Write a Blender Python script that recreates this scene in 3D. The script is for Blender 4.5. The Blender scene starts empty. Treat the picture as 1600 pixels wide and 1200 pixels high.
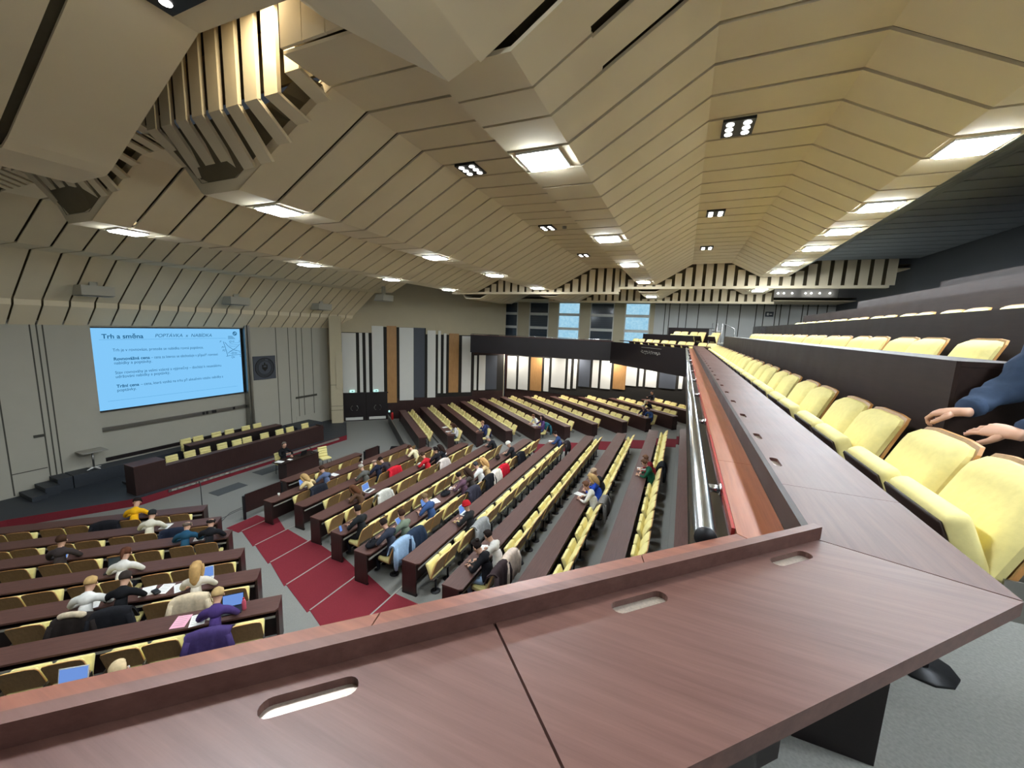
import bpy, bmesh, math, random
from math import sin, cos, pi, sqrt, radians, atan2
from mathutils import Vector, Matrix
random.seed(7)
scene = bpy.context.scene
COL = scene.collection
CZ = 6.5            # eye height above the hall floor

# ------------------------------------------------------------------ materials
MATS = {}
def _new(name):
    m = bpy.data.materials.new(name); m.use_nodes = True
    nt = m.node_tree; nt.nodes.clear()
    out = nt.nodes.new('ShaderNodeOutputMaterial')
    bs = nt.nodes.new('ShaderNodeBsdfPrincipled')
    nt.links.new(bs.outputs[0], out.inputs[0])
    MATS[name] = m
    return m, nt, bs
def srgb(r, g, b):
    f = lambda c: (c/255/12.92) if c/255 <= .04045 else ((c/255+.055)/1.055)**2.4
    return (f(r), f(g), f(b), 1)
def plain(name, col, rough=.6, metal=0, var=.12, scale=6., spec=.5, bump=0., coord='Object'):
    m, nt, bs = _new(name)
    N = nt.nodes.new; L = nt.links.new
    tc = N('ShaderNodeTexCoord'); no = N('ShaderNodeTexNoise'); no.inputs['Scale'].default_value = scale
    no.inputs['Detail'].default_value = 4
    L(tc.outputs[coord], no.inputs['Vector'])
    mp = N('ShaderNodeMapRange'); mp.inputs['To Min'].default_value = 1-var; mp.inputs['To Max'].default_value = 1+var
    L(no.outputs['Fac'], mp.inputs['Value'])
    mx = N('ShaderNodeMix'); mx.data_type = 'RGBA'; mx.blend_type = 'MULTIPLY'; mx.inputs['Factor'].default_value = 1
    mx.inputs['A'].default_value = col
    L(mp.outputs[0], mx.inputs['B']); L(mx.outputs['Result'], bs.inputs['Base Color'])
    bs.inputs['Roughness'].default_value = rough; bs.inputs['Metallic'].default_value = metal
    bs.inputs['Specular IOR Level'].default_value = spec
    if bump:
        bp = N('ShaderNodeBump'); bp.inputs['Strength'].default_value = bump; bp.inputs['Distance'].default_value = .01
        L(no.outputs['Fac'], bp.inputs['Height']); L(bp.outputs[0], bs.inputs['Normal'])
    return m
def wood(name, c1, c2, rough=.35, grain=(1.2, 22, 22), spec=.5, rot=0., coord='Object'):
    m, nt, bs = _new(name)
    N = nt.nodes.new; L = nt.links.new
    tc = N('ShaderNodeTexCoord'); mpg = N('ShaderNodeMapping')
    mpg.inputs['Scale'].default_value = grain; mpg.inputs['Rotation'].default_value = (0, 0, rot)
    mpg.vector_type = 'TEXTURE' if False else 'POINT'
    L(tc.outputs[coord], mpg.inputs['Vector'])
    n1 = N('ShaderNodeTexNoise'); n1.inputs['Scale'].default_value = 2.2; n1.inputs['Detail'].default_value = 7; n1.inputs['Roughness'].default_value = .65
    L(mpg.outputs[0], n1.inputs['Vector'])
    n2 = N('ShaderNodeTexNoise'); n2.inputs['Scale'].default_value = 3.; n2.inputs['Detail'].default_value = 3
    L(tc.outputs[coord], n2.inputs['Vector'])
    mm = N('ShaderNodeMath'); mm.operation = 'MULTIPLY_ADD'; mm.inputs[1].default_value = .35
    L(n2.outputs['Fac'], mm.inputs[0]); L(n1.outputs['Fac'], mm.inputs[2])
    rp = N('ShaderNodeMapRange'); rp.inputs['From Min'].default_value = .42; rp.inputs['From Max'].default_value = .92
    L(mm.outputs[0], rp.inputs['Value'])
    mx = N('ShaderNodeMix'); mx.data_type = 'RGBA'; mx.inputs['A'].default_value = c1; mx.inputs['B'].default_value = c2
    L(rp.outputs[0], mx.inputs['Factor']); L(mx.outputs['Result'], bs.inputs['Base Color'])
    rr = N('ShaderNodeMapRange'); rr.inputs['To Min'].default_value = rough-.06; rr.inputs['To Max'].default_value = rough+.08
    L(n2.outputs['Fac'], rr.inputs['Value']); L(rr.outputs[0], bs.inputs['Roughness'])
    bs.inputs['Specular IOR Level'].default_value = spec
    bp = N('ShaderNodeBump'); bp.inputs['Strength'].default_value = .08; bp.inputs['Distance'].default_value = .004
    L(n1.outputs['Fac'], bp.inputs['Height']); L(bp.outputs[0], bs.inputs['Normal'])
    return m
def emit(name, col, strength):
    m = bpy.data.materials.new(name); m.use_nodes = True; nt = m.node_tree; nt.nodes.clear()
    out = nt.nodes.new('ShaderNodeOutputMaterial'); e = nt.nodes.new('ShaderNodeEmission')
    e.inputs[0].default_value = col; e.inputs[1].default_value = strength
    nt.links.new(e.outputs[0], out.inputs[0]); MATS[name] = m
    return m

plain('carpet', srgb(132,131,126), .95, var=.28, scale=90, spec=.1, bump=.25)
plain('carpet_dark', srgb(84,87,88), .95, var=.25, scale=60, spec=.1)
plain('red_carpet', srgb(118,42,50), .95, var=.2, scale=50, spec=.1)
plain('stage_black', srgb(48,52,58), .55, var=.2, scale=12)
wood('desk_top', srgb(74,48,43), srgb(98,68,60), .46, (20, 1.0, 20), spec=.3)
wood('desk_top_diag', srgb(83,55,49), srgb(108,77,69), .42, (1.0, 22, 22), rot=radians(-45), spec=.35)
wood('ledge_wood', srgb(122,68,46), srgb(160,98,68), .38, (22, .9, 22))
wood('ledge_wood_diag', srgb(102,60,48), srgb(132,82,64), .38, (.9, 22, 22), rot=radians(-45))
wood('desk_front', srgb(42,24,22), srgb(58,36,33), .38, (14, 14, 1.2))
wood('dark_panel', srgb(36,24,20), srgb(48,33,27), .5, (14, 1.4, 14), spec=.25)
wood('black_panel', srgb(22,16,17), srgb(32,22,22), .4, (14, 1.4, 14))
wood('plywood', srgb(148,112,68), srgb(176,138,88), .45, (16, 16, 1.5))
wood('ply_edge', srgb(190,132,72), srgb(212,156,92), .45, (16, 16, 1.5))
wood('oak_panel', srgb(160,116,68), srgb(184,138,84), .55, (14, 14, 1.0))
plain('yellow_cloth', srgb(232,218,150), .92, var=.1, scale=30, spec=.15, bump=.15)
plain('ceiling_panel', srgb(232,217,186), .8, var=.05, scale=2, spec=.25)
plain('ceiling_slot', srgb(112,100,76), .9, var=.1)
plain('ceiling_void', srgb(58,52,44), .9)
plain('rear_ceiling_shaded', srgb(136,142,146), .85, var=.05, scale=2, spec=.2)  # darker copy of the ceiling panels, shade of the rear vault painted in
plain('stage_wall', srgb(176,172,158), .8, var=.04, scale=2, spec=.2)
plain('side_wall', srgb(190,178,150), .85, var=.05, scale=2, spec=.2)
plain('grey_wall', srgb(196,196,192), .8, var=.05, scale=2, spec=.2)
plain('rear_wall', srgb(64,66,68), .8, var=.05)
plain('white_panel', srgb(216,214,206), .7, var=.03, scale=3)
plain('slate_panel', srgb(70,74,82), .7, var=.06, scale=3)
plain('gap_dark', srgb(30,26,20), .8)
plain('groove', srgb(70,68,60), .8)
plain('metal', srgb(150,148,144), .35, 1, var=.08)
plain('steel', srgb(205,208,210), .22, 1, var=.12, scale=14)
plain('dark_metal', srgb(48,48,50), .45, .6)
plain('white_plastic', srgb(222,220,214), .5)
plain('grey_lip', srgb(150,146,136), .6)
plain('black_plastic', srgb(24,24,26), .45)
plain('tray_metal', srgb(190,176,162), .35, .6, var=.35, scale=200)
plain('red_edge', srgb(150,50,48), .25, spec=.6)
plain('red_paint', srgb(186,28,30), .4)
plain('paper', srgb(238,238,234), .85, var=.03)
plain('pink_paper', srgb(236,170,190), .85)
plain('window_frame', srgb(206,206,200), .6)
plain('dark_glass', srgb(58,68,78), .12, var=.3, scale=1.5, spec=.8)
plain('cloth_black', srgb(26,26,29), .95, var=.3, scale=14, spec=.1)
emit('lamp_white', (.84,.93,1,1), 62)
emit('spot_white', (1,.97,.92,1), 5)
emit('slide_blue', srgb(133,203,252), .31)
emit('slide_ink', srgb(38,104,148), .26)
emit('slide_mid', srgb(98,172,222), .29)
emit('laptop_glow', srgb(120,160,235), .27)
emit('exit_green', srgb(190,244,236), .38)
def window_sky():
    m = bpy.data.materials.new('window_sky'); m.use_nodes = True; nt = m.node_tree; nt.nodes.clear()
    N = nt.nodes.new; L = nt.links.new
    out = N('ShaderNodeOutputMaterial'); e = N('ShaderNodeEmission'); e.inputs[1].default_value = .32
    tc = N('ShaderNodeTexCoord'); no = N('ShaderNodeTexNoise'); no.inputs['Scale'].default_value = 9; no.inputs['Detail'].default_value = 6
    mx = N('ShaderNodeMix'); mx.data_type = 'RGBA'; mx.inputs['A'].default_value = srgb(110,178,214); mx.inputs['B'].default_value = srgb(196,232,246)
    L(tc.outputs['Object'], no.inputs['Vector']); L(no.outputs['Fac'], mx.inputs['Factor']); L(mx.outputs['Result'], e.inputs[0]); L(e.outputs[0], out.inputs[0])
    MATS['window_sky'] = m
window_sky()
def cloth(name, r, g, b, var=.22, scale=16): return plain(name, srgb(r, g, b), .92, var=var, scale=scale, spec=.15, bump=.3)
def M(n): return MATS[n]

# ------------------------------------------------------------------ mesh builder
class MB:
    def __init__(s): s.v = []; s.f = []; s.m = []; s.mats = []; s.smooth = []
    def mi(s, mat):
        if mat not in s.mats: s.mats.append(mat)
        return s.mats.index(mat)
    def add(s, vs, fs, mat, smooth=False, T=None):
        b = len(s.v); k = s.mi(mat)
        s.v += [tuple(T @ Vector(p)) if T is not None else tuple(p) for p in vs]
        for f in fs: s.f.append(tuple(b+i for i in f)); s.m.append(k); s.smooth.append(smooth)
        return s
    def box(s, x0, x1, y0, y1, z0, z1, mat, T=None):
        vs = [(x0,y0,z0),(x1,y0,z0),(x1,y1,z0),(x0,y1,z0),(x0,y0,z1),(x1,y0,z1),(x1,y1,z1),(x0,y1,z1)]
        return s.add(vs, [(0,3,2,1),(4,5,6,7),(0,1,5,4),(1,2,6,5),(2,3,7,6),(3,0,4,7)], mat, T=T)
    def prism(s, pts, z0, z1, mat, T=None, smooth=False):
        a = sum(pts[i][0]*pts[(i+1)%len(pts)][1]-pts[(i+1)%len(pts)][0]*pts[i][1] for i in range(len(pts)))
        if a < 0: pts = pts[::-1]
        n = len(pts)
        vs = [(p[0],p[1],z0) for p in pts]+[(p[0],p[1],z1) for p in pts]
        fs = [tuple(range(n-1,-1,-1)), tuple(range(n,2*n))]+[(i,(i+1)%n,n+(i+1)%n,n+i) for i in range(n)]
        return s.add(vs, fs, mat, T=T, smooth=smooth)
    def extr(s, pts, mat, T, t0, t1):      # pts in local (x,z), extruded along local y
        a = sum(pts[i][0]*pts[(i+1)%len(pts)][1]-pts[(i+1)%len(pts)][0]*pts[i][1] for i in range(len(pts)))
        if a < 0: pts = pts[::-1]
        n = len(pts)
        vs = [(p[0],t0,p[1]) for p in pts]+[(p[0],t1,p[1]) for p in pts]
        fs = [tuple(range(n)), tuple(range(2*n-1,n-1,-1))]+[(n+i,n+(i+1)%n,(i+1)%n,i) for i in range(n)]
        return s.add(vs, fs, mat, T=T)
    def tube(s, path, r, mat, n=8, T=None, caps=True):
        path = [Vector(p) for p in path]; rs = r if isinstance(r, (list,tuple)) else [r]*len(path)
        vs = []; up = Vector((0,0,1))
        for i, p in enumerate(path):
            d = (path[min(i+1,len(path)-1)]-path[max(i-1,0)])
            d = d.normalized() if d.length > 1e-9 else Vector((0,0,1))
            a = d.cross(up) if abs(d.dot(up)) < .95 else d.cross(Vector((1,0,0)))
            a.normalize(); b = d.cross(a)
            for k in range(n): t = 2*pi*k/n; vs.append(p+(a*cos(t)+b*sin(t))*rs[i])
        fs = []
        for i in range(len(path)-1):
            for k in range(n): fs.append((i*n+k, i*n+(k+1)%n, (i+1)*n+(k+1)%n, (i+1)*n+k))
        if caps: fs += [tuple(range(n-1,-1,-1)), tuple(range((len(path)-1)*n, len(path)*n))]
        return s.add(vs, fs, mat, True, T=T)
    def ball(s, c, rx, ry, rz, mat, nu=12, nv=8, T=None, z0=-1., z1=1., fn=None):
        vs = []; fs = []
        for j in range(nv+1):
            zz = z0+(z1-z0)*j/nv; ph = math.asin(max(-1,min(1,zz)))
            for i in range(nu):
                t = 2*pi*i/nu
                p = Vector((cos(ph)*cos(t)*rx, cos(ph)*sin(t)*ry, zz*rz))
                if fn: p = fn(p)
                vs.append(Vector(c)+p)
        for j in range(nv):
            for i in range(nu): fs.append((j*nu+i, j*nu+(i+1)%nu, (j+1)*nu+(i+1)%nu, (j+1)*nu+i))
        fs += [tuple(range(nu-1,-1,-1)), tuple(range(nv*nu, nv*nu+nu))]
        return s.add(vs, fs, mat, True, T=T)
    def rbox(s, x0, x1, y0, y1, z0, z1, r, mat, T=None, seg=2):   # rounded box
        bm = bmesh.new(); bmesh.ops.create_cube(bm, size=1)
        for v in bm.verts: v.co = Vector(((x0+x1)/2+v.co.x*(x1-x0), (y0+y1)/2+v.co.y*(y1-y0), (z0+z1)/2+v.co.z*(z1-z0)))
        bmesh.ops.bevel(bm, geom=list(bm.edges), offset=r, segments=seg, profile=.5, affect='EDGES')
        bm.verts.index_update()
        s.add([v.co.copy() for v in bm.verts], [tuple(v.index for v in f.verts) for f in bm.faces], mat, True, T=T); bm.free()
        return s
    def mesh(s, name):
        me = bpy.data.meshes.new(name); me.from_pydata(s.v, [], s.f)
        for m in s.mats: me.materials.append(M(m) if isinstance(m, str) else m)
        me.polygons.foreach_set('material_index', s.m); me.polygons.foreach_set('use_smooth', s.smooth)
        me.validate(); me.update()
        return me
    def obj(s, name, parent=None, **kw): return link(name, s.mesh(name), parent, **kw)

def link(name, data, parent=None, label=None, cat=None, group=None, kind=None, T=None):
    o = bpy.data.objects.new(name, data); COL.objects.link(o)
    if parent is not None: o.parent = parent
    if T is not None: o.matrix_local = T
    if label: o['label'] = label
    if cat: o['category'] = cat
    if group: o['group'] = group
    if kind: o['kind'] = kind
    return o
def thing(name, label, cat, T=None, group=None):
    o = link(name, None, None, label, cat, group)
    o.empty_display_size = .1
    if T is not None: o.matrix_local = T
    return o
def frame(x, y, z, rz=0): return Matrix.Translation((x, y, z)) @ Matrix.Rotation(rz, 4, 'Z')
def copy_tree(o, parent=None):
    c = o.copy(); COL.objects.link(c)
    c.parent = parent
    for ch in o.children: copy_tree(ch, c)
    return c
def smooth_angle(o, a=40):
    try: o.data.set_sharp_from_angle(angle=radians(a))
    except Exception: pass
ORD = ['zeroth','first','second','third','fourth','fifth','sixth','seventh','eighth','ninth','tenth','eleventh','twelfth','thirteenth','fourteenth','fifteenth','sixteenth','seventeenth','eighteenth','nineteenth','twentieth','twenty-first','twenty-second','twenty-third','twenty-fourth','twenty-fifth','twenty-sixth','twenty-seventh','twenty-eighth','twenty-ninth','thirtieth','thirty-first','thirty-second']
# ------------------------------------------------------------------ layout of the hall
X0, PITCH, RISE = -12.79, 1.30, .138
NL = [-13.915,-12.63,-11.416,-10.117,-8.887,-7.624,-6.36,-5.1,-3.85,-2.6,-1.35,-.1,1.15,2.4]
NF = [3.771,5.125,6.493,7.907,9.353,10.755,12.163,13.69,15.1,16.5,17.9,19.3,20.7,22.1]
FN = Vector((.672,.7406)); FU = Vector((-.7406,.672))
LN = Vector((sqrt(.5),-sqrt(.5))); LU = Vector((sqrt(.5),sqrt(.5)))
def tier_poly(i):
    off = .12
    a = sqrt(2)*(NL[i]-off); xc = X0+PITCH*i-off; nf = NF[i]-off
    return [(-14+a, -14), (xc, xc-a), (xc, (nf-.672*xc)/.7406), ((nf-.7406*29)/.672, 29), (9,29), (9,-14)]
f = MB(); f.box(-24, 9, -14, 29, -.25, 0, 'carpet')
for i in range(1, 13): f.prism(tier_poly(i), RISE*(i-1), RISE*i, 'carpet')
f.obj('floor', kind='structure')

# red carpet on the two stepped aisles
ca = thing('aisle_carpet', 'red carpet runner over the wide steps between left desks and centre desks', 'carpet')
near_y = [(6.9,8.0),(6.45,7.42),(5.98,7.2),(5.45,6.9),(5.0,6.45),(4.5,6.0),(4.0,5.9),(3.5,5.5)]
m = MB()
for i in range(1, 8):
    e = MB()
    x0 = X0+PITCH*i-.12; x1 = x0+PITCH; z = RISE*i
    ya, yb = near_y[i-1][0], near_y[i-1][1]; yc, yd = near_y[i][0], near_y[i][1]
    m.prism([(x0,ya),(x1,yc),(x1,yd),(x0,yb)], z+.001, z+.012, 'red_carpet')
    m.box(x0-.008, x0, ya, yb, z-RISE+.002, z+.012, 'red_carpet')
    e.box(x0-.012, x0+.018, ya, yb+.5, z+.0125, z+.018, 'grey_lip'); e.obj('step_edge', ca)
m.box(X0+.35, X0+PITCH-.128, 6.95, 7.9, .001, .012, 'red_carpet')
m.obj('runner', ca)
cb = MB()
for i in range(5, 12):
    x0 = X0+PITCH*i-.12; z = RISE*i; yy = 16.5+.52*(i-5)
    cb.prism([(x0,yy),(x0+PITCH,yy+.5),(x0+PITCH,yy+2.0),(x0,yy+1.5)], z+.001, z+.012, 'red_carpet')
cb.obj('aisle_carpet', label='red carpet strip on the far aisle below the chrome balcony rail', cat='carpet')

# ------------------------------------------------------------------ stage
SX = -20.0
st = MB()
st.prism([(-16.5,15.6),(-16.5,6.6),(-18.0,4.1),(-18.6,1.5),(-21,1.5),(-21,17.6),(-18.6,17.6)], 0, .26, 'stage_black')
st.obj('floor', kind='structure')
tr = MB()
edge = [(-16.5,15.6),(-16.5,6.6),(-18.0,4.1),(-18.6,1.5)]
for a, b in zip(edge, edge[1:]):
    d = (Vector(b)-Vector(a)).normalized(); n = Vector((-d.y, d.x))
    if n.x < 0: n = -n
    tr.prism([a, b, tuple(Vector(b)+n*.015), tuple(Vector(a)+n*.015)], .004, .262, 'red_carpet')
tr.obj('trim_1', kind='structure')
g = MB(); g.box(-16.486, -16.462, 7.4, 15.0, .15, .25, 'metal')
for k in range(38): g.box(-16.461, -16.458, 7.5+k*.2, 7.66+k*.2, .165, .235, 'grey_lip')
g.obj('vent_grille', label='long grey ventilation grille along the red stage front', cat='grille')
up = MB(); up.prism([(-19.32,14.1),(-19.32,6.0),(-19.99,6.0),(-19.99,14.1)], .26, .72, 'stage_black')
up.obj('stage_platform', label='dark raised platform along the wall under the screen', cat='platform')
up = MB()
up.box(-18.95,-17.9,8.6,13.2,.26,.42,'stage_black')
up.obj('stage_platform', label='low dark platform carrying the second stage desk', cat='platform')
up = MB(); up.box(-18.6,-17.95,7.35,8.55,.26,.42,'stage_black'); up.box(-18.5,-18.0,6.95,7.34,.26,.34,'stage_black')
up.obj('stage_step', label='low dark step block just left of the second stage desk', cat='step')
up = MB()
for k in range(3): up.box(-19.99,-19.35+.18*(2-k), 5.62-.36*(2-k), 5.98-.36*(2-k), .262, .26+.15*(k+1), 'stage_black')
up.obj('stage_step', label='flight of three dark steps climbing to the platform at far left of stage', cat='step')
up = MB(); up.box(-19.9,-18.8,14.4,16.0,.262,.62,'stage_black'); up.box(-18.79,-18.4,14.6,15.8,.262,.44,'stage_black')
up.obj('stage_platform', label='dark block platform on the right of the stage by the tall pillar', cat='platform')

# ------------------------------------------------------------------ walls
w = MB(); w.box(SX-.3, SX, -6, 7.12, 0, 6.3, 'stage_wall'); w.box(SX-.3, SX, 12.66, 17.6, 0, 6.3, 'stage_wall')
w.box(SX-.45, SX-.25, 7.12, 12.66, 0, 6.3, 'stage_wall'); w.box(SX-.25, SX-.02, 7.12, 12.66, 5.93, 6.3, 'stage_wall')
for y in (4.8, 5.66, 5.81, 5.95, 14.29, 15.0, 15.5, 15.85, 16.5): w.box(SX-.001, SX+.004, y-.018, y+.018, .3, 6.2, 'groove')
w.box(SX-.001, SX+.004, 4.8, 5.62, 1.02, 1.05, 'groove')
w.box(SX-.0, SX+.03, 5.4, 5.66, 2.15, 2.24, 'groove'); w.box(SX, SX+.04, 15.3, 16.7, 1.95, 2.06, 'groove')
w.box(SX-.0, SX+.012, 15.3, 17.5, .3, .9, 'stage_wall')
w.obj('wall_stage', kind='structure')
b = MB(); b.box(SX-.26, SX-.2, 7.12, 12.66, .72, .86, 'black_panel'); b.obj('baseboard_stage', kind='structure')
c = MB(); c.box(SX-.2, SX+.1, 12.62, 12.7, .3, 6.1, 'metal'); c.box(SX-.2, SX+.1, 12.76, 12.86, .3, 6.1, 'metal')
c.obj('guide_rail', label='pair of tall metal rails standing right of the projection screen', cat='rail')
c = MB(); c.box(SX-.24, SX-.12, 7.14, 12.6, 1.93, 2.06, 'metal')
for y in (10.6,10.75,11.0,11.1,11.95): c.box(SX-.118, SX-.1, y, y+.09, 1.93, 2.06, 'black_plastic')
c.obj('board_rail', label='long grey ledge rail beneath the projection screen', cat='rail')
# pillar at the right edge of the stage
p = MB(); Tp = frame(-19.25, 17.55, 0, radians(45))
p.box(-.32, .32, -.42, .42, 0, 6.72, 'side_wall', T=Tp)
for z in (1.05, 1.3, 2.6): p.box(-.325, .325, -.425, .425, z, z+.02, 'groove', T=Tp)
p.box(.0, .36, -.47, -.42, 2.4, 4.6, 'side_wall', T=Tp)
p.obj('wall_pillar', kind='structure')

# striped wall A, runs diagonally from the stage to the far corner
A0 = Vector((-19.8, 18.45)); AT = frame(A0.x, A0.y, 0, radians(45))   # local x along the wall, local -y towards the hall
wa = MB(); wa.box(-1.6, 11.05, .0, .3, 0, 9.3, 'side_wall', T=AT); wa.box(-.2, 11.0, -.02, .0, 0, 4.6, 'desk_front', T=AT)
wa.box(-.2, 8.62, -.021, .0, 4.6, 5.75, 'gap_dark', T=AT)
wa.box(-.1, 1.84, -.05, -.0, 5.75, 6.5, 'side_wall', T=AT)
wa.box(2.56, 5.3, -.021, .0, 5.75, 6.16, 'gap_dark', T=AT); wa.box(-.08, 2.6, -.022, -.0, 1.85, 5.74, 'gap_dark', T=AT)
wa.box(2.6, 8.6, -.0225, -.0, 1.4, 5.7, 'gap_dark', T=AT); wa.box(8.62, 11.0, -.0225, -.0, 1.75, 4.4, 'gap_dark', T=AT)
wa.box(5.96, 8.62, -.024, -.0, 5.84, 6.5, 'side_wall', T=AT)
wa.obj('wall_side', kind='structure')
MATC = {'W':'white_panel','O':'oak_panel','S':'slate_panel','G':'slate_panel'}
NAMC = {'W':'white','O':'oak brown','S':'slate grey','G':'slate grey'}
A_B = [(.04,.89,1.88,5.71,'W'),(1.08,1.27,1.89,5.73,'W'),(1.46,1.65,1.88,5.74,'W'),(1.85,2.56,1.89,6.2,'W'),(2.77,3.38,1.12,6.23,'O'),(3.56,4.48,1.26,6.15,'W'),(4.5,5.22,1.42,6.16,'S'),(5.41,5.96,1.39,6.01,'W'),(6.13,6.32,1.68,6.01,'W'),(6.52,6.7,1.67,5.84,'W'),(6.89,7.58,1.7,5.84,'O'),(7.81,8.49,1.69,5.69,'W'),
       (8.72,8.92,1.83,4.33,'W'),(9.08,9.57,1.81,4.35,'W'),(9.59,10.45,1.85,4.33,'S')]
for k, (a, b2, z0, z1, c) in enumerate(A_B):
    m = MB(); m.box(a, b2, -.07, -.025, z0, z1, MATC[c], T=AT)
    sz = 'broad' if b2-a > .5 else 'narrow'
    m.obj('wall_panel', label=f'{sz} {NAMC[c]} upright panel, {ORD[k+1]} from the pillar on the striped wall', cat='wall panel', group='upright wall panels')
# rear wall under the far gallery
FY = 26.9
wr = MB(); wr.box(-12.2, 9, FY, FY+.3, 0, 4.7, 'desk_front'); wr.box(-12, 2, FY-.012, FY, 1.8, 4.5, 'gap_dark')
wr.obj('wall_far', kind='structure')
R_B = [(-11.7,-11.45,1.8,4.29,'W'),(-11.3,-11.1,1.82,4.29,'W'),(-10.95,-10.4,1.81,4.28,'W'),(-10.25,-9.6,1.84,4.31,'W'),(-9.45,-8.9,1.86,4.3,'O')]
R_B = [(-12.0,-11.27,1.81,4.28,'W'),(-11.08,-10.33,1.84,4.31,'W'),(-10.13,-9.26,1.86,4.3,'O'),(-9.08,-8.7,1.89,4.29,'W'),(-8.52,-7.52,2.24,4.35,'W'),(-7.33,-7.11,2.23,4.35,'W'),(-6.9,-6.68,2.3,4.36,'W'),(-6.52,-5.75,2.49,4.37,'G'),(-5.58,-5.17,2.49,4.4,'W'),(-5.0,-4.33,2.48,4.42,'W'),(-4.16,-3.34,2.54,4.41,'O'),(-3.33,-2.65,2.85,4.37,'W'),(-2.49,-2.24,2.87,4.34,'W'),(-2.08,-1.4,2.87,4.34,'W'),(-1.24,-.25,2.88,4.29,'S'),(-.08,.15,2.93,4.19,'W')]
for k, (a, b2, z0, z1, c) in enumerate(R_B):
    m = MB(); m.box(a, b2, FY-.06, FY-.013, z0, z1, MATC[c])
    sz = 'broad' if b2-a > .5 else 'narrow'
    m.obj('wall_panel', label=f'{sz} {NAMC[c]} upright panel, {ORD[k+1]} from the corner below the far gallery', cat='wall panel', group='panels under the far gallery')
# gallery level: window wall and grey panelled wall
wu = MB()
WIN = [(-15.1,-13.5),(-12.67,-11.32),(-10.41,-8.95),(-8.24,-6.69),(-5.98,-4.4),(-3.7,-2.14)]
xs = [-16.2]+[v for ab in WIN for v in ab]+[-1.87]
for k in range(0, len(xs), 2): wu.box(xs[k], xs[k+1], FY, FY+.35, 4.7, 9.6, 'side_wall')
for a, b2 in WIN: wu.box(a, b2, FY, FY+.35, 4.7, 5.5, 'side_wall'); wu.box(a, b2, FY, FY+.35, 8.55, 9.6, 'side_wall')
wu.box(-1.87, 9, FY, FY+.35, 4.7, 9.6, 'grey_wall')
for x in (-1.26,-1.0,-.44,0,.65,1.7,2.21,2.87,3.69,4.07,4.64,4.88,5.31,5.91,6.15,6.59,7.02,7.6): wu.box(x-.025, x+.025, FY-.004, FY+.001, 4.8, 8.55, 'groove')
wu.box(-1.87, 9, FY-.004, FY+.001, 8.16, 8.19, 'groove')
wu.obj('wall_far', kind='structure')
for k, (a, b2) in enumerate(WIN):
    fr = MB(); lit = k in (3, 5)
    cols = [5.5, 6.45, 7.42, 8.28, 8.55]
    for x in (a, b2-.06): fr.box(x, x+.06, FY-.03, FY+.12, 5.5, 8.55, 'window_frame')
    for z in cols[:-1]: fr.box(a, b2, FY-.04, FY+.12, z-.09, z+.09, 'window_frame')
    o = fr.obj(f'window_{k+1}', kind='structure')
    for z0, z1 in zip(cols, cols[1:]):
        pn = MB(); pn.box(a+.06, b2-.06, FY+.05, FY+.07, z0+.09, z1-.09 if z1 < 8.5 else z1, 'window_sky' if lit else 'dark_glass')
        if not lit:
            for q in range(5): pn.box(a+.08, b2-.08, FY+.03, FY+.034, z0+.16+q*.13, z0+.17+q*.13, 'slate_panel')
        pn.obj('pane', o)
for k, x in enumerate((4.62,4.9,5.29,5.91,6.17,6.55,7.0,7.6)):
    m = MB(); m.tube([(x,FY-.1,8.86),(x,FY-.02,8.86)], .035, 'white_plastic', 8); m.ball((x,FY-.12,8.86), .045,.045,.045, 'spot_white', 8, 5)
    m.obj('wall_lamp', label=f'tiny round lamp high on the grey panelled wall, {ORD[k+1]} from left', cat='lamp', group='tiny wall lamps')
m = MB(); m.box(4.15,4.55,FY-.04,FY-.006,7.55,7.83,'slate_panel'); m.box(4.22,4.32,FY-.045,FY-.04,7.62,7.76,'white_plastic'); m.box(4.36,4.48,FY-.045,FY-.04,7.66,7.72,'white_plastic')
m.obj('wall_sign', label='small dark sign on the grey panelled wall above the balcony', cat='sign')
# closing walls outside the view
o = MB(); o.box(7.4, 7.7, -9, 27.2, 0, 9.8, 'rear_wall'); o.obj('wall_rear', kind='structure')
o = MB(); o.box(-20.3, 9, -9.3, -9, 0, 9.8, 'side_wall'); o.obj('wall_near', kind='structure')

# double door under the exit signs
dr = MB(); dr.box(.04, 2.82, -.06, -.023, .0, 1.86, 'black_panel', T=AT)
dr.box(1.4, 1.46, -.075, -.06, .0, 1.86, 'gap_dark', T=AT); dr.box(.04,2.82,-.085,-.06,1.80,1.88,'black_panel',T=AT)
d1 = dr.obj('door_1', kind='structure')
for k, xx in enumerate((.72, 2.15)):
    h = MB()
    for s in (-1, 1):
        h.tube([(xx+s*(.10+.12*sin(t)), -.11, .86+.16*cos(t)*1.0) for t in [pi*j/8 for j in range(9)]], .016, 'steel', 6, T=AT)
    h.obj('handle', d1)
    gl = MB(); gl.box(xx-.55, xx+.5, -.066, -.061, .06, .24, 'exit_green' if False else 'white_panel', T=AT); gl.obj('kick_plate', d1)
for k, xx in enumerate((.6, 2.05)):
    m = MB(); m.box(xx-.15, xx+.15, -.15, -.07, 1.9, 2.05, 'exit_green', T=AT); m.box(xx-.03,xx+.07,-.153,-.15,1.95,2.0,'slate_panel',T=AT)
    m.obj('exit_sign', label=f'small lit exit sign over the {"left" if k==0 else "right"} leaf of the black double door', cat='exit sign', group='exit signs')
ex = thing('fire_extinguisher', 'red fire extinguisher standing on the floor by the striped wall', 'fire extinguisher', AT @ frame(3.05,-.22,.001))
m = MB(); m.tube([(0,0,.0),(0,0,.02),(0,0,.4),(0,0,.47),(0,0,.5)], [.07,.085,.085,.05,.02], 'red_paint', 12); m.obj('body', ex)
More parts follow.
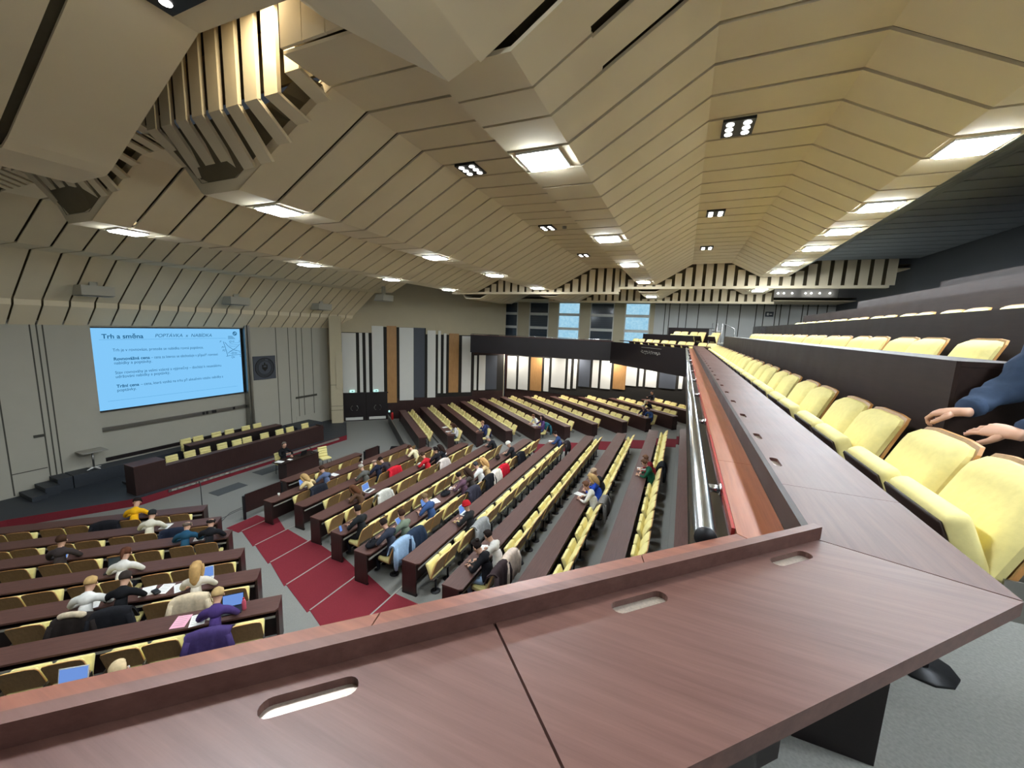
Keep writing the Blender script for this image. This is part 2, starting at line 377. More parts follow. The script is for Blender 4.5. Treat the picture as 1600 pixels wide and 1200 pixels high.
m = MB(); m.tube([(0,0,.49),(0,0,.56)], .02, 'black_plastic', 8); m.box(-.06,.05,-.012,.012,.54,.57,'black_plastic'); m.tube([(.03,0,.53),(.1,0,.45),(.1,0,.2)], .012,'black_plastic',6); m.obj('valve', ex)
# ------------------------------------------------------------------ ceiling: bands across the hall, folded along x
MAIN = [(-20.0,-.52),(-19.3,.12),(-19.25,.30),(-17.5,1.69),(-17.27,1.705),(-16.2,1.705),(-14.4,2.6),(-12.3,2.6),(-11.41,1.70),(-10.52,1.697),(-8.62,2.62),(-7.75,2.62),(-6.98,1.83),(-6.16,1.826),(-4.27,2.83),(-2.77,2.80),(-2.13,2.04),(-1.386,2.035),(.035,2.89),(1.52,2.90),(2.60,2.32)]
REAR = [(3.35,2.32),(4.3,2.9),(7.4,2.9)]
NEAR = [(-20.0,-.4),(-19.2,.3),(-18.0,1.65),(-17.0,1.65),(-15.0,2.5),(-13.3,2.5),(-12.4,1.66),(-11.5,1.65),(-9.7,2.5),(-8.8,2.5),(-8.0,1.75),(-7.1,1.75),(-6.92,1.82),(-4.94,2.91),(-3.5,2.87),(-3.13,2.6),(-1.86,1.86),(-1.6,1.96),(.035,2.93),(1.52,2.94),(2.60,2.34),(3.3,2.34)]
def bands(mb, prof, cuts, gap, mat, th=.035, back=.16, bmat='ceiling_slot'):
    for a, b in zip(cuts, cuts[1:]):
        for (x0,z0),(x1,z1) in zip(prof, prof[1:]):
            y0, y1 = a+gap/2, b-gap/2
            vs = [(x0,y0,z0+CZ),(x1,y0,z1+CZ),(x1,y1,z1+CZ),(x0,y1,z0+CZ),(x0,y0,z0+CZ+th),(x1,y0,z1+CZ+th),(x1,y1,z1+CZ+th),(x0,y1,z0+CZ+th)]
            mb.add(vs, [(0,3,2,1),(4,5,6,7),(0,1,5,4),(1,2,6,5),(2,3,7,6),(3,0,4,7)], mat)
    for (x0,z0),(x1,z1) in zip(prof, prof[1:]):
        y0, y1 = cuts[0], cuts[-1]
        mb.add([(x0,y0,z0+CZ+back),(x1,y0,z1+CZ+back),(x1,y1,z1+CZ+back),(x0,y1,z0+CZ+back)], [(0,3,2,1)], bmat)
cuts = [.14+.63*k for k in range(6, 31)]
YE0, YE1 = cuts[0], cuts[-1]
m = MB(); bands(m, MAIN, cuts, .055, 'ceiling_panel'); m.obj('ceiling', kind='structure')
m = MB()
# right hand light strip widens with distance, then the rear vault, its dimness put into the panel colour
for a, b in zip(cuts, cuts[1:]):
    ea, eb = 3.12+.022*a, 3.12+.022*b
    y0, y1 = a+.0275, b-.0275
    for (p, q, mat) in (((2.60,2.32),(None,2.32),'ceiling_panel'), ((None,2.32),(4.4,2.9),'rear_ceiling_shaded'), ((4.4,2.9),(7.4,2.9),'rear_ceiling_shaded')):
        xa0 = p[0] if p[0] is not None else ea; xb0 = p[0] if p[0] is not None else eb
        xa1 = q[0] if q[0] is not None else ea; xb1 = q[0] if q[0] is not None else eb
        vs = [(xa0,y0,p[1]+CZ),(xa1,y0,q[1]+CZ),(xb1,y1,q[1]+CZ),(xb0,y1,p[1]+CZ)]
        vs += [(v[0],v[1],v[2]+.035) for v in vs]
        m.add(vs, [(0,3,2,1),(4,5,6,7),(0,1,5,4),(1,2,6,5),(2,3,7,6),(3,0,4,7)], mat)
m.add([(2.6,YE0,2.48+CZ),(3.4,YE0,2.48+CZ),(4.4,YE0,3.06+CZ),(7.4,YE0,3.06+CZ),(2.6,YE1,2.48+CZ),(3.4,YE1,2.48+CZ),(4.4,YE1,3.06+CZ),(7.4,YE1,3.06+CZ)], [(0,4,5,1),(1,5,6,2),(2,6,7,3)], 'ceiling_slot')
m.obj('ceiling', kind='structure')
ncuts = [2.9-.95*k for k in range(13)][::-1]
NL_ = [q for q in NEAR if q[0] <= -1.6]
m = MB(); bands(m, NL_, ncuts, .09, 'ceiling_panel'); m.obj('ceiling', kind='structure')
m = MB(); bands(m, [(-1.6,1.96),(.035,2.9)], [2.9-2.2*k for k in range(6)][::-1], .02, 'ceiling_panel')
rc = [3.92-.5*k for k in range(26)][::-1]
bands(m, [(-.9,2.325),(.035,2.89),(1.52,2.90),(2.60,2.32),(3.25,2.32)], rc, .12, 'ceiling_panel')
bands(m, [(-4.27,2.83),(-2.77,2.80)], [3.30,3.92], .02, 'ceiling_panel'); bands(m, [(-2.77,2.80),(-2.13,2.04),(-1.386,2.035),(-.9,2.325)], [2.95,3.44,3.92], .03, 'ceiling_panel'); m.obj('ceiling', kind='structure')
m = MB(); bands(m, [(3.3,2.34),(4.4,2.9),(7.4,2.9)], ncuts, .09, 'rear_ceiling_shaded'); m.obj('ceiling', kind='structure')
FAR = [(x, z-.27) for x, z in MAIN if x > -13]+[(3.5,2.05),(4.4,2.6),(7.4,2.6)]
fc = [19.5+.63*k for k in range(8)]
m = MB(); bands(m, FAR, fc, .055, 'ceiling_panel')
bands(m, [(-20,1.75),(7.4,1.75)], [fc[-1]+.25+.63*k for k in range(6)], .055, 'ceiling_panel'); m.obj('ceiling', kind='structure')
def zprof(prof, x):
    for (x0,z0),(x1,z1) in zip(prof, prof[1:]):
        if x0 <= x <= x1: return z0+(z1-z0)*(x-x0)/(x1-x0)
    return prof[-1][1]
# upright slats closing the far ends of the vaults
def slat_wall(prof, y, zb, x0, x1, name, label, step=.40, w=.27):
    mb = MB(); x = x0
    while x < x1:
        zt = min(zprof(prof, x), zprof(prof, x+w))
        if zt-zb > .06: mb.box(x, x+w, y, y+.05, CZ+zb, CZ+zt+.02, 'ceiling_panel')
        x += step
    n = 60
    vs = []
    for i in range(n+1):
        xx = x0+(x1-x0)*i/n; vs += [(xx,y+.22,CZ+zb),(xx,y+.22,CZ+max(zb,zprof(prof,xx))+.14)]
    mb.add(vs, [(2*i,2*i+2,2*i+3,2*i+1) for i in range(n)], 'ceiling_slot')
    mb.box(x0, x1, y-.05, y+.24, CZ+zb-.10, CZ+zb, 'ceiling_panel')
    return mb.obj(name, kind='structure')
PF = MAIN+[(3.5,2.32),(4.4,2.9),(7.4,2.9)]
slat_wall(PF, YE1+.02, 1.97, -3.0, 6.7, 'trim_2', '')
slat_wall(PF, YE1+.02, 1.74, -12, -3.0, 'trim_3', '')
slat_wall(FAR, fc[-1]+.02, 1.68, -8, 4.0, 'trim_4', '')
def end_face(mb, prof, x0, x1, y, h, mat='ceiling_panel', n=40):
    vs = []
    for i in range(n+1):
        x = x0+(x1-x0)*i/n; z = zprof(prof, x); vs += [(x,y,CZ+z),(x,y,CZ+z+h)]
    mb.add(vs, [(2*i,2*i+2,2*i+3,2*i+1) for i in range(n)], mat)
# light cove with bent upright slats between near and main ceiling
m = MB(); m.box(-20, 7.4, 2.85, 4.0, CZ+3.75, CZ+3.8, 'ceiling_void'); m.box(-20,7.4,3.98,4.02,CZ+3.05,CZ+3.8,'ceiling_slot'); m.box(-20,7.4,2.80,2.86,CZ+3.05,CZ+3.8,'ceiling_slot')
for s in (-1,):
    x = -14.0
    while x < -4.3:
        zs = zprof(MAIN, x)
        zk = max(2.62, zs+.1); w = .23
        m.box(x, x+w, 3.50, 3.55, CZ+zk, CZ+3.76, 'ceiling_panel')
        zl = max(zs-.02, zk-.55)
        m.add([(x,3.50,CZ+zk),(x+w,3.50,CZ+zk),(x+w,3.92,CZ+zl),(x,3.92,CZ+zl),(x,3.55,CZ+zk+.02),(x+w,3.55,CZ+zk+.02),(x+w,3.96,CZ+zl+.02),(x,3.96,CZ+zl+.02)],
              [(0,3,2,1),(4,5,6,7),(0,1,5,4),(1,2,6,5),(2,3,7,6),(3,0,4,7)], 'ceiling_panel')
        x += .365
for k in range(7): m.box(-4.25+.33*k, -4.25+.33*k+.322, 3.26, 3.295, CZ+2.86-.16*max(0,k-4), CZ+3.76, 'ceiling_panel')
end_face(m, MAIN, -14, -4.0, 3.93, .2)
end_face(m, MAIN, -8.3, -5.8, 3.94, .5)
end_face(m, MAIN, -12.6, -10.2, 3.94, .5)
xs_ = [-14+.3*k for k in range(33)]
for xa, xb in zip(xs_, xs_[1:]):
    za, zb2 = zprof(MAIN, xa), zprof(MAIN, xb)
    m.add([(xa,3.62,CZ+max(2.62,za+.1)),(xb,3.62,CZ+max(2.62,zb2+.1)),(xb,3.95,CZ+zb2+.12),(xa,3.95,CZ+za+.12)], [(0,1,2,3)], 'ceiling_slot')
m.obj('trim_5', kind='structure')

# ------------------------------------------------------------------ lamps
def lamp_light(x, y, z, size, power, col=(.86,.93,1), name='lamp_light', spread=180):
    l = bpy.data.lights.new(name, 'AREA'); l.shape = 'SQUARE'; l.size = size; l.energy = power; l.color = col
    l.spread = radians(spread)
    o = bpy.data.objects.new(name, l); COL.objects.link(o); o.location = (x, y, z); return o
fr_me = None
PANEL_W = 62
LIGHTS = []
def panel(x, y, zr, label, s=.225, power=PANEL_W, tilt=0.):
    z = CZ+zr
    t = thing('ceiling_light', label, 'ceiling light', frame(x, y, z), 'square ceiling light panels')
    m = MB()
    for a, b in (((-s-.03,-s-.03),(s+.03,-s)),((-s-.03,s),(s+.03,s+.03)),((-s-.03,-s),(-s,s)),((s,-s),(s+.03,s))): m.box(a[0], b[0], a[1], b[1], -.02, .03, 'white_plastic')
    m.obj('frame', t)
    m = MB(); m.rbox(-s, s, -s, s, -.042, .02, .01, 'lamp_white', seg=1)
    d = m.obj('diffuser', t)
    return t
RY = [6.77,9.24,11.1,12.99,15.5,17.4]
for k, y in enumerate(RY): panel(2.9+.004*y, y, 2.315, f'white square ceiling light, {ORD[k+1]} nearest in the right-hand row', s=.235)
for k, y in enumerate([20.6, 21.7]): panel(2.95, y, 2.045, f'white square ceiling light of the far right pair, {"nearer" if k==0 else "farther"} one', power=40)
for k, y in enumerate([4.85,9.29,13.05,17.65]): panel(-1.775, y, 2.03, f'white square ceiling light, {ORD[k+1]} nearest in the row over the balcony edge', s=.235)
panel(-1.75, 21.8, 1.76, 'white square ceiling light low in front of the bright far windows', power=40)
for k, y in enumerate([4.86,9.48,13.25,17.8]): panel(-6.55, y, 1.82, f'white square ceiling light, {ORD[k+1]} nearest in the middle row over the hall', s=.235)
for k, y in enumerate([4.68,9.09,12.9,17.1]): panel(-11.0, y, 1.69, f'white square ceiling light, {ORD[k+1]} from left in the row nearest the screen')
for k, (x, y) in enumerate([(2.9,4.35),(2.9,1.9),(2.9,-.6),(-1.73,.9),(-7.5,-1.5),(-11.9,-1.0)]): panel(x, y, 2.3 if x > 0 else (1.84 if x > -2 else 1.62), f'white square ceiling light over the near balcony, {ORD[k+1]}', power=PANEL_W)
def spots(x, y, zr, label, sx=.2, sy=.24, nx=2, ny=3, on='spot_white'):
    t = thing('downlight_box', label, 'downlight', frame(x, y, CZ+zr), 'black downlight boxes')
    m = MB(); m.box(-sx, sx, -sy, sy, -.015, .03, 'black_plastic'); m.obj('housing', t)
    for i in range(nx):
        for j in range(ny):
            cx = (i-(nx-1)/2)*sx*1.05; cy = (j-(ny-1)/2)*sy*.62
            m = MB(); m.tube([(cx,cy,-.012),(cx,cy,-.022)], .05, on, 12); m.obj('lamp', t)
for k, y in enumerate([6.71,11.11,15.4]): spots(.42+.0*k, y, 2.87, f'black downlight box, {ORD[k+1]} nearest in the vault over the balcony')
for k, y in enumerate([6.68,11.09,15.47]): spots(-3.85, y, 2.80, f'black downlight box, {ORD[k+1]} nearest in the vault left of the balcony')
spots(-4.55, 2.25, 2.88, 'black downlight box at top left in the near ceiling slab', sx=.3, sy=.33)
m = MB(); m.tube([(-3.35,11.09,CZ+2.81),(-3.35,11.09,CZ+2.75)], .06, 'grey_lip', 10); m.obj('smoke_detector', label='small round detector on the ceiling vault beside a downlight box', cat='detector')
# white wedge speakers hung under the sloping ceiling near the screen
for k, (x, y) in enumerate([(-18.4,6.77),(-18.4,11.4),(-18.4,15.9),(-15.7,17.8)]):
    zz = CZ+.72 if k < 3 else CZ+1.36
    t = thing('ceiling_speaker', f'white wedge speaker box under the ceiling, {ORD[k+1]} from left before the screen', 'speaker', frame(x, y, zz), 'white wedge speakers')
    m = MB(); m.extr([(-.38,-.22),(.28,-.2),(.3,.12),(-.2,.12)], 'stage_wall', None, -.42, .42); m.box(-.1,.0,-.1,.1,.12,.8,'stage_wall'); m.obj('body', t)
    m = MB(); m.box(-.36,.26,-.38,.38,-.235,-.222,'grey_lip'); m.obj('grille', t)
# small lit wall-wash lamps under the far gallery and the warm cove lamp
for k, x in enumerate((-11.5,-9.2,-6.6,-4.2,-1.9,.3)):
    t = thing('downlight', f'small round downlight under the far gallery, {ORD[k+1]} from left', 'downlight', frame(x, FY-.75, 4.73), 'gallery downlights')
    m = MB(); m.tube([(0,0,.02),(0,0,-.01)], .07, 'spot_white', 12); m.obj('lamp', t)
    l = lamp_light(x, FY-.75, 4.7, .15, 26, (1,.97,.92)); LIGHTS.append(l)
LIGHTS.append(lamp_light(-4.6, 3.25, CZ+3.55, .25, 14, (1,.86,.6)))
# ------------------------------------------------------------------ balcony
BZ = CZ-1.31                         # balcony floor
DZ = CZ-.56                          # desk top
FYC = 17.9                           # far corner of the long arm (kerb line)
S2 = sqrt(2)
def near_pt(c, x): return (x, x-c)   # points on the lines x-y=c of the near arm
b = MB()
b.prism([(.25,1.2),(.25,FYC),(-3.7,FYC+4.6),(-12.4,22.0),(-12.4,27),(7.4,27),(7.4,-9),(-9.6,-9)], BZ-.25, BZ, 'carpet')
b.obj('floor', kind='structure')
# parapet front faces
pf = MB()
pf.box(.20, .26, 1.45, 17.75, CZ-1.85, CZ-.686, 'black_panel')
pf.prism([(.22,17.7),(.26,17.75),(-3.62,22.3),(-3.7,22.25)], CZ-1.85, CZ-.662, 'black_panel')
pf.prism([(-3.62,22.24),(-3.6,22.34),(-12.4,21.95),(-12.4,21.87)], CZ-1.74, CZ-.662, 'black_panel')
pf.prism([(-12.4,21.9),(-12.34,21.9),(-12.34,26.8),(-12.4,26.8)], CZ-1.74, CZ-.66, 'black_panel')
pf.prism([near_pt(-1.19,.23), near_pt(-1.14,.26), near_pt(-1.14,-9), near_pt(-1.19,-9)], CZ-1.85, CZ-.686, 'black_panel')
pf.box(.2,.8,1.5,17.8,CZ-1.9,CZ-1.8,'black_panel')
pf.obj('wall_parapet', kind='structure')
cap = MB(); cap.prism([(-3.66,22.2),(-3.6,22.36),(-12.4,22.0),(-12.4,21.84)], CZ-.66, CZ-.62, 'desk_top')
cap.obj('gallery_ledge', label='dark wooden capping along the straight far gallery front', cat='capping')
hr = MB(); hr.tube([(-12.3,21.8,CZ-.57),(-3.7,22.15,CZ-.57)], .02, 'steel', 6)
for k in range(7): q = k/6; hr.tube([(-12.2+8.4*q,21.81+.34*q,CZ-.57),(-12.2+8.4*q,21.85+.34*q,CZ-.64)], .015, 'steel', 6)
hr.obj('gallery_rail', label='thin metal rail on short posts along the far gallery front', cat='rail')
# signatures of scuffs on the far parapet front
sc = MB(); random.seed(3)
d = Vector((-3.9,4.55)).normalized()
for k in range(26):
    t = 1.7+k*.055; q = Vector((.2,17.72))+d*t
    z = CZ-1.02+.05*sin(k*1.9)
    sc.tube([(q.x-.02,q.y-.03,z),(q.x-.02+d.x*.05,q.y-.03+d.y*.05,z+random.uniform(-.06,.07)),(q.x-.02+d.x*.09,q.y-.03+d.y*.09,z+random.uniform(-.03,.05))], .007, 'grey_lip', 5)
for k in range(20):
    q = Vector((.2,17.72))+d*(1.7+k*.075); sc.box(q.x-.04,q.x+.0,q.y-.05,q.y-.01,CZ-.80,CZ-.79,'grey_lip')
sc.obj('wall_lettering', label='pale illegible scribble on the dark front of the far balcony', cat='lettering')

def slot_cut(mb, c, ux, uy, L=.12, W=.024, mat='desk_top'): pass
def stadium(c, d, L, W, n=8):
    d = Vector(d).normalized(); nrm = Vector((-d.y, d.x)); pts = []
    for s in (1, -1):
        for k in range(n+1):
            t = -pi/2+pi*k/n
            pts.append(Vector(c)+d*(s*(L-W)+s*W*cos(t))+nrm*(s*W*sin(t)))
    return [(p.x, p.y) for p in pts]
def slab_with_slots(outer, slots, z0, z1, mat):
    """flat board (outer polygon) with real stadium-shaped holes"""
    bm = bmesh.new()
    loops = [outer]+slots; edges = []
    for lp in loops:
        vs = [bm.verts.new((x,y,z1)) for x, y in lp]
        edges += [bm.edges.new((vs[i], vs[(i+1)%len(vs)])) for i in range(len(vs))]
    bmesh.ops.triangle_fill(bm, use_beauty=True, use_dissolve=False, edges=edges)
    for fc in list(bm.faces):
        c = fc.calc_center_median()
        for lp in slots:
            ins = False; n = len(lp)
            for i in range(n):
                (x1,y1),(x2,y2) = lp[i], lp[(i+1)%n]
                if (y1 > c.y) != (y2 > c.y) and c.x < (x2-x1)*(c.y-y1)/(y2-y1)+x1: ins = not ins
            if ins: bm.faces.remove(fc); break
    for fc in bm.faces:
        if fc.normal.z < 0: fc.normal_flip()
    r = bmesh.ops.extrude_face_region(bm, geom=list(bm.faces))
    vs = [g for g in r['geom'] if isinstance(g, bmesh.types.BMVert)]
    bmesh.ops.translate(bm, verts=vs, vec=(0,0,z0-z1))
    bmesh.ops.recalc_face_normals(bm, faces=list(bm.faces))
    me = bpy.data.meshes.new('board'); bm.to_mesh(me); bm.free(); me.materials.append(M(mat)); return me
def tray(mb, c, d, L, W, z):
    lp = stadium(c, d, L+.004, W+.004)
    mb.prism(lp, z-.018, z-.014, 'tray_metal')
    n = len(lp); vs = [(x,y,z-.018) for x,y in lp]+[(x,y,z-.002) for x,y in lp]
    mb.add(vs, [(i,(i+1)%n,n+(i+1)%n,n+i) for i in range(n)], 'tray_metal')
CA, CB = -.892, -.441               # kerb and outer edge of the near arm
kx, ox = .393, .737
mit_i = (kx, kx-CA); mit_o = (ox, ox-CB)
dN = Vector((-sqrt(.5),-sqrt(.5)))
# near arm pieces, separated by thin joints
def near_quad(t0, t1, c0, c1):
    base0 = Vector((kx, kx-c0)); base1 = Vector((kx, kx-c1))
    return [tuple(base0+dN*t0), tuple(base0+dN*t1), tuple(base1+dN*t1), tuple(base1+dN*t0)]
def slot_at(units): return (units[0]*.56, units[1]*.56)
def near_desk(name, label, poly, slots):
    t = thing(name, label, 'desk')
    L, W = .068, .0175
    sl = [stadium(c, dN, L, W) for c in slots]
    link('desktop', slab_with_slots(poly, sl, DZ-.034, DZ, 'desk_top_diag'), t)
    for c in slots:
        m = MB(); tray(m, c, dN, L, W, DZ); m.obj('inlaid_tray', t)
    return t
sA, sB, sC = slot_at((-.831,.638)), slot_at((-.062,1.424)), slot_at((.538,2.038))
j = Vector(slot_at((-.493,1.080))); j2 = Vector(slot_at((-.165,.760)))
g = .0022
# first piece next to the corner, joint line runs from j to j2
tj = (Vector((kx,kx-CA))-j).dot(-dN); tj = (j-Vector((kx,kx-CA))).dot(dN)
tj2 = (j2-Vector((kx,kx-CB))).dot(dN)
p_i = Vector((kx,kx-CA)); p_o = Vector((kx,kx-CB))
n1 = near_desk('balcony_desk', 'near balcony desktop with two inlaid trays next to the mitred corner', [tuple(Vector(mit_i)+Vector((-.001,-.0012))), tuple(p_i+dN*(tj-g)), tuple(p_o+dN*(tj2-g)), tuple(Vector(mit_o)+Vector((-.0012,-.002)))], [sB, sC])
n2 = near_desk('balcony_desk', 'near balcony desktop at bottom left with one long inlaid tray', [tuple(p_i+dN*(tj+g)), tuple(p_i+dN*(tj+1.85)), tuple(p_o+dN*(tj2+1.85)), tuple(p_o+dN*(tj2+g))], [sA])
m = MB(); m.prism(near_quad(tj+1.855, 9, CA, CB), DZ-.034, DZ, 'desk_top_diag'); t = thing('balcony_desk','near balcony desktop continuing past the left edge','desk'); m.obj('desktop', t)
for q, (a, b2) in ((n1, (-.05, tj-.01)), (n2, (tj+.01, tj+1.84))):
    m = MB(); m.prism(near_quad(a+.1, b2, CA+.02, CA+.04), BZ+.10, DZ-.036, 'black_panel'); m.obj('modesty_panel', q)
    m = MB(); m.prism(near_quad(a+.35, b2-.02, CB-.10, CB-.085), BZ+.40, DZ-.10, 'black_panel'); m.prism(near_quad(a+.34, b2-.02, CB-.11, CB-.06), BZ+.385, BZ+.40, 'grey_lip'); m.obj('under_shelf', q)
    m = MB(); m.prism(near_quad(a+.5, a+.54, CA+.04, CB-.06), BZ+.001, DZ-.036, 'black_panel'); m.obj('leg', q)
    m = MB(); m.prism(near_quad(b2-.3, b2-.26, CA+.04, CB-.06), BZ+.001, DZ-.036, 'black_panel'); m.obj('leg', q)
# long arm
def long_desk(y0, y1, first, slots, label):
    t = thing('balcony_desk', label, 'desk')
    poly = [(kx, y0 if not first else mit_i[1]+.003), (ox, y0 if not first else mit_o[1]+.0025), (ox, y1-g), (kx, y1-g)]
    sl = [stadium((.425,y), (0,1), .062, .0165) for y in slots]
    link('desktop', slab_with_slots(poly, sl, DZ-.034, DZ, 'desk_top'), t)
    for y in slots: m = MB(); tray(m, (.425,y), (0,1), .062, .0165, DZ); m.obj('inlaid_tray', t)
    m = MB(); m.box(kx+.02, kx+.04, max(y0,1.6)+.02, y1-.02, BZ+.1, DZ-.036, 'black_panel'); m.obj('modesty_panel', t)
    for y in (max(y0,1.6)+.3, y1-.3): m = MB(); m.box(kx+.05, ox-.08, y-.02, y+.02, BZ+.001, DZ-.036, 'black_panel'); m.obj('leg', t)
    return t
slY = [2.03,2.51,3.11,3.72,4.27,4.82,5.4,5.95]+[6.5+.55*k for k in range(20)]
cutsY = [1.3,1.73,5.1,8.5,11.9,15.3,FYC]
LBL = ['short balcony desktop wedge behind the mitred corner','long arm balcony desktop nearest the corner','long arm balcony desktop, second from the corner','long arm balcony desktop, third from the corner','long arm balcony desktop, fourth from the corner','long arm balcony desktop at the far end']
for k, (a, b2) in enumerate(zip(cutsY, cutsY[1:])): long_desk(a, b2, k == 0, [y for y in slY if a+.1 < y < b2-.1], LBL[k])
# kerb board of the near arm (raised) and of the long arm (flush)
m = MB(); m.prism([near_pt(-.893,.4005), near_pt(-.925,.385), near_pt(-.925,-5), near_pt(-.893,-5)], CZ-.652, CZ-.524, 'desk_top_diag')
m.obj('kerb_board', label='raised dark wooden kerb board along the inside of near desks', cat='kerb')
m = MB(); m.box(kx-.022, kx-.0005, 1.325, FYC, CZ-.652, DZ-.0, 'dark_panel'); m.obj('kerb_board', label='dark wooden kerb board running straight along the long balcony arm', cat='kerb')
# lower ledges
LZ = CZ-.652
cl = [1.42,2.24,5.1,8.0,11.0,14.0,FYC]
for k, (a, b2) in enumerate(zip(cl, cl[1:])):
    m = MB(); m.prism([(kx-.0235, a if k else 1.30),(.218, a if k else 1.418),(.218,b2-.003),(kx-.0235,b2-.003)], LZ-.03, LZ, 'ledge_wood')
    m.obj('ledge_board', label=f'reddish ledge board inside the long balcony arm, {ORD[k+1]} from the corner', cat='ledge', group='reddish ledge boards')
tl = [0, .52, 1.25, 2.6, 6]
for k, (a, b2) in enumerate(zip(tl, tl[1:])):
    i0 = Vector((kx-.0235, kx-.0235+.927)); o0 = Vector((.2165, .2165+1.20)); 
    pts = [tuple(i0+dN*a) if k else (kx-.0245,1.2985), tuple(i0+dN*(b2-.003)), tuple(o0+dN*(b2-.003-.13)), tuple(o0+dN*(a-.13)) if k else (.2165,1.4145)]
    m = MB(); m.prism(pts, LZ-.03, LZ, 'ledge_wood_diag')
    m.obj('ledge_board', label=f'reddish brown ledge board beyond the near kerb, {ORD[k+1]} from the corner', cat='ledge', group='near ledge boards')
m = MB(); m.box(.205,.2165,1.45,FYC-.4,LZ-.033,LZ+.001,'red_edge'); m.obj('edge_strip', label='thin red edge strip on the outside of the long ledge', cat='strip')
rail = thing('hand_rail', 'thick chrome handrail pipe along the long balcony arm', 'rail')
m = MB(); m.tube([(.122,1.36,CZ-.66),(.122,FYC-.1,CZ-.66)], .034, 'steel', 20); m.obj('pipe', rail)
m = MB(); m.tube([(.122,1.352,CZ-.66),(.122,1.362,CZ-.66)], .0345, 'dark_metal', 20); m.obj('end_cap', rail)
for k in range(12):
    y = 1.84+1.4*k
    m = MB(); m.tube([(.14,y,CZ-.665),(.2,y,CZ-.665)], .017, 'steel', 12); m.tube([(.196,y,CZ-.665),(.204,y,CZ-.665)], .026, 'steel', 12); m.obj('bracket', rail)

# raised tiers of the long arm
X2, BP, BR = 1.35, 1.05, .38
z1 = DZ
tierz = [BZ, BZ+.46, BZ+.84, BZ+1.21, BZ+1.60, BZ+1.98]
tb = MB()
for k in range(1, 6):
    x = X2+BP*(k-1)
    tb.box(x+.0, 7.4, [0,2.86,2.57,2.32,2.02,1.82][k], 24.5, tierz[k-1], tierz[k], 'carpet')
tb.obj('floor', kind='structure')
ROWEND = [0, 2.84, 2.55, 2.3, 2.0, 1.8]
ROWFAR = [0, 16.3, 15.0, 15.4, 14.5, 13.0]
for k in range(1, 6):
    x = X2+BP*(k-1); zt = tierz[k]+.75
    t = thing('balcony_desk', f'dark brown desk front of the {ORD[k+1]} balcony tier on the right', 'desk')
    if k == 2:
        pass
    y0, y1 = ROWEND[k], ROWFAR[k]
    m = MB(); m.box(x-.02, x-.001, y0, y1, tierz[k-1]+.002, zt, 'dark_panel'); m.obj('front_panel', t)
    m = MB(); m.box(x, x+.34, y0, y1, zt-.03, zt, 'dark_panel'); m.obj('desktop', t)
    m = MB(); m.box(x, x+.3, y0+.001, y0+.03, tierz[k]+.002, zt-.031, 'dark_panel'); m.obj('end_panel', t)
    if k == 2:
        m = MB(); m.box(x-.02,x+.5,y1+.8,y1+2.6,tierz[k]+.002,zt+.02,'black_panel'); m.obj('end_panel', t)

# far arm of the balcony and stair rails
FA = Vector((.9,18.5)); fd = Vector((-sqrt(.5),sqrt(.5))); fn = Vector((sqrt(.5),sqrt(.5)))
def FT(s, n, z): return frame(FA.x+fd.x*s+fn.x*n, FA.y+fd.y*s+fn.y*n, z, radians(45))   # local +x = fn (outwards), +y = fd
T0 = FT(0,0,0)
def fq(s0,s1,n0,n1): return [tuple(FA+fd*s+fn*n) for s, n in ((s0,n0),(s1,n0),(s1,n1),(s0,n1))]
t = thing('balcony_desk', 'front desk of the far balcony arm beyond the chrome rail corner', 'desk')
m = MB(); m.prism(fq(-.25,5.4,-.42,-.05), DZ-.034, DZ-.0, 'desk_top'); m.obj('desktop', t)
fz = [BZ, BZ+.46, BZ+.84]
ft = MB()
for k in (1,2): ft.prism(fq(-.9,6.0,1.0+1.0*(k-1),4.2), fz[k-1], fz[k], 'carpet')
ft.obj('floor', kind='structure')
for k, (s0,s1) in ((1,(1.7,5.2)),(2,(1.76,4.4))):
    t = thing('balcony_desk', f'dark desk front of the {ORD[k+1]} row on the far balcony arm', 'desk')
    n0 = 1.0*k-.02; zt = fz[k]+.75-.06
    m = MB(); m.prism(fq(s0,s1,n0-.02,n0), fz[k-1]+.002, zt, 'black_panel'); m.obj('front_panel', t)
    m = MB(); m.prism(fq(s0,s1,n0,n0+.34), zt-.03, zt, 'black_panel'); m.obj('desktop', t)
rl = thing('stair_rail', 'grey metal stair railings at the far corner of the balcony', 'railing')
for k, pts in enumerate(([(1.2,21.5,CZ-.95),(1.2,21.5,CZ+.47),(1.62,21.5,CZ+.47),(1.62,21.5,CZ-.95)], [(1.75,21.0,CZ-.5),(1.68,21.0,CZ+.44),(2.05,20.4,CZ+.22),(2.05,20.4,CZ-.5)], [(1.4,21.5,CZ-.95),(1.4,21.5,CZ+.47)], [(1.2,21.5,CZ+.1),(1.62,21.5,CZ+.1)])):
    m = MB(); m.tube(pts, .022, 'metal', 6); m.obj('rail_bar', rl)
m = MB(); m.box(1.0,2.2,20.2,21.9,BZ+.001,CZ-.5,'carpet_dark'); m.obj('stair_block', label='dark stair block at the far corner of the balcony', cat='steps')
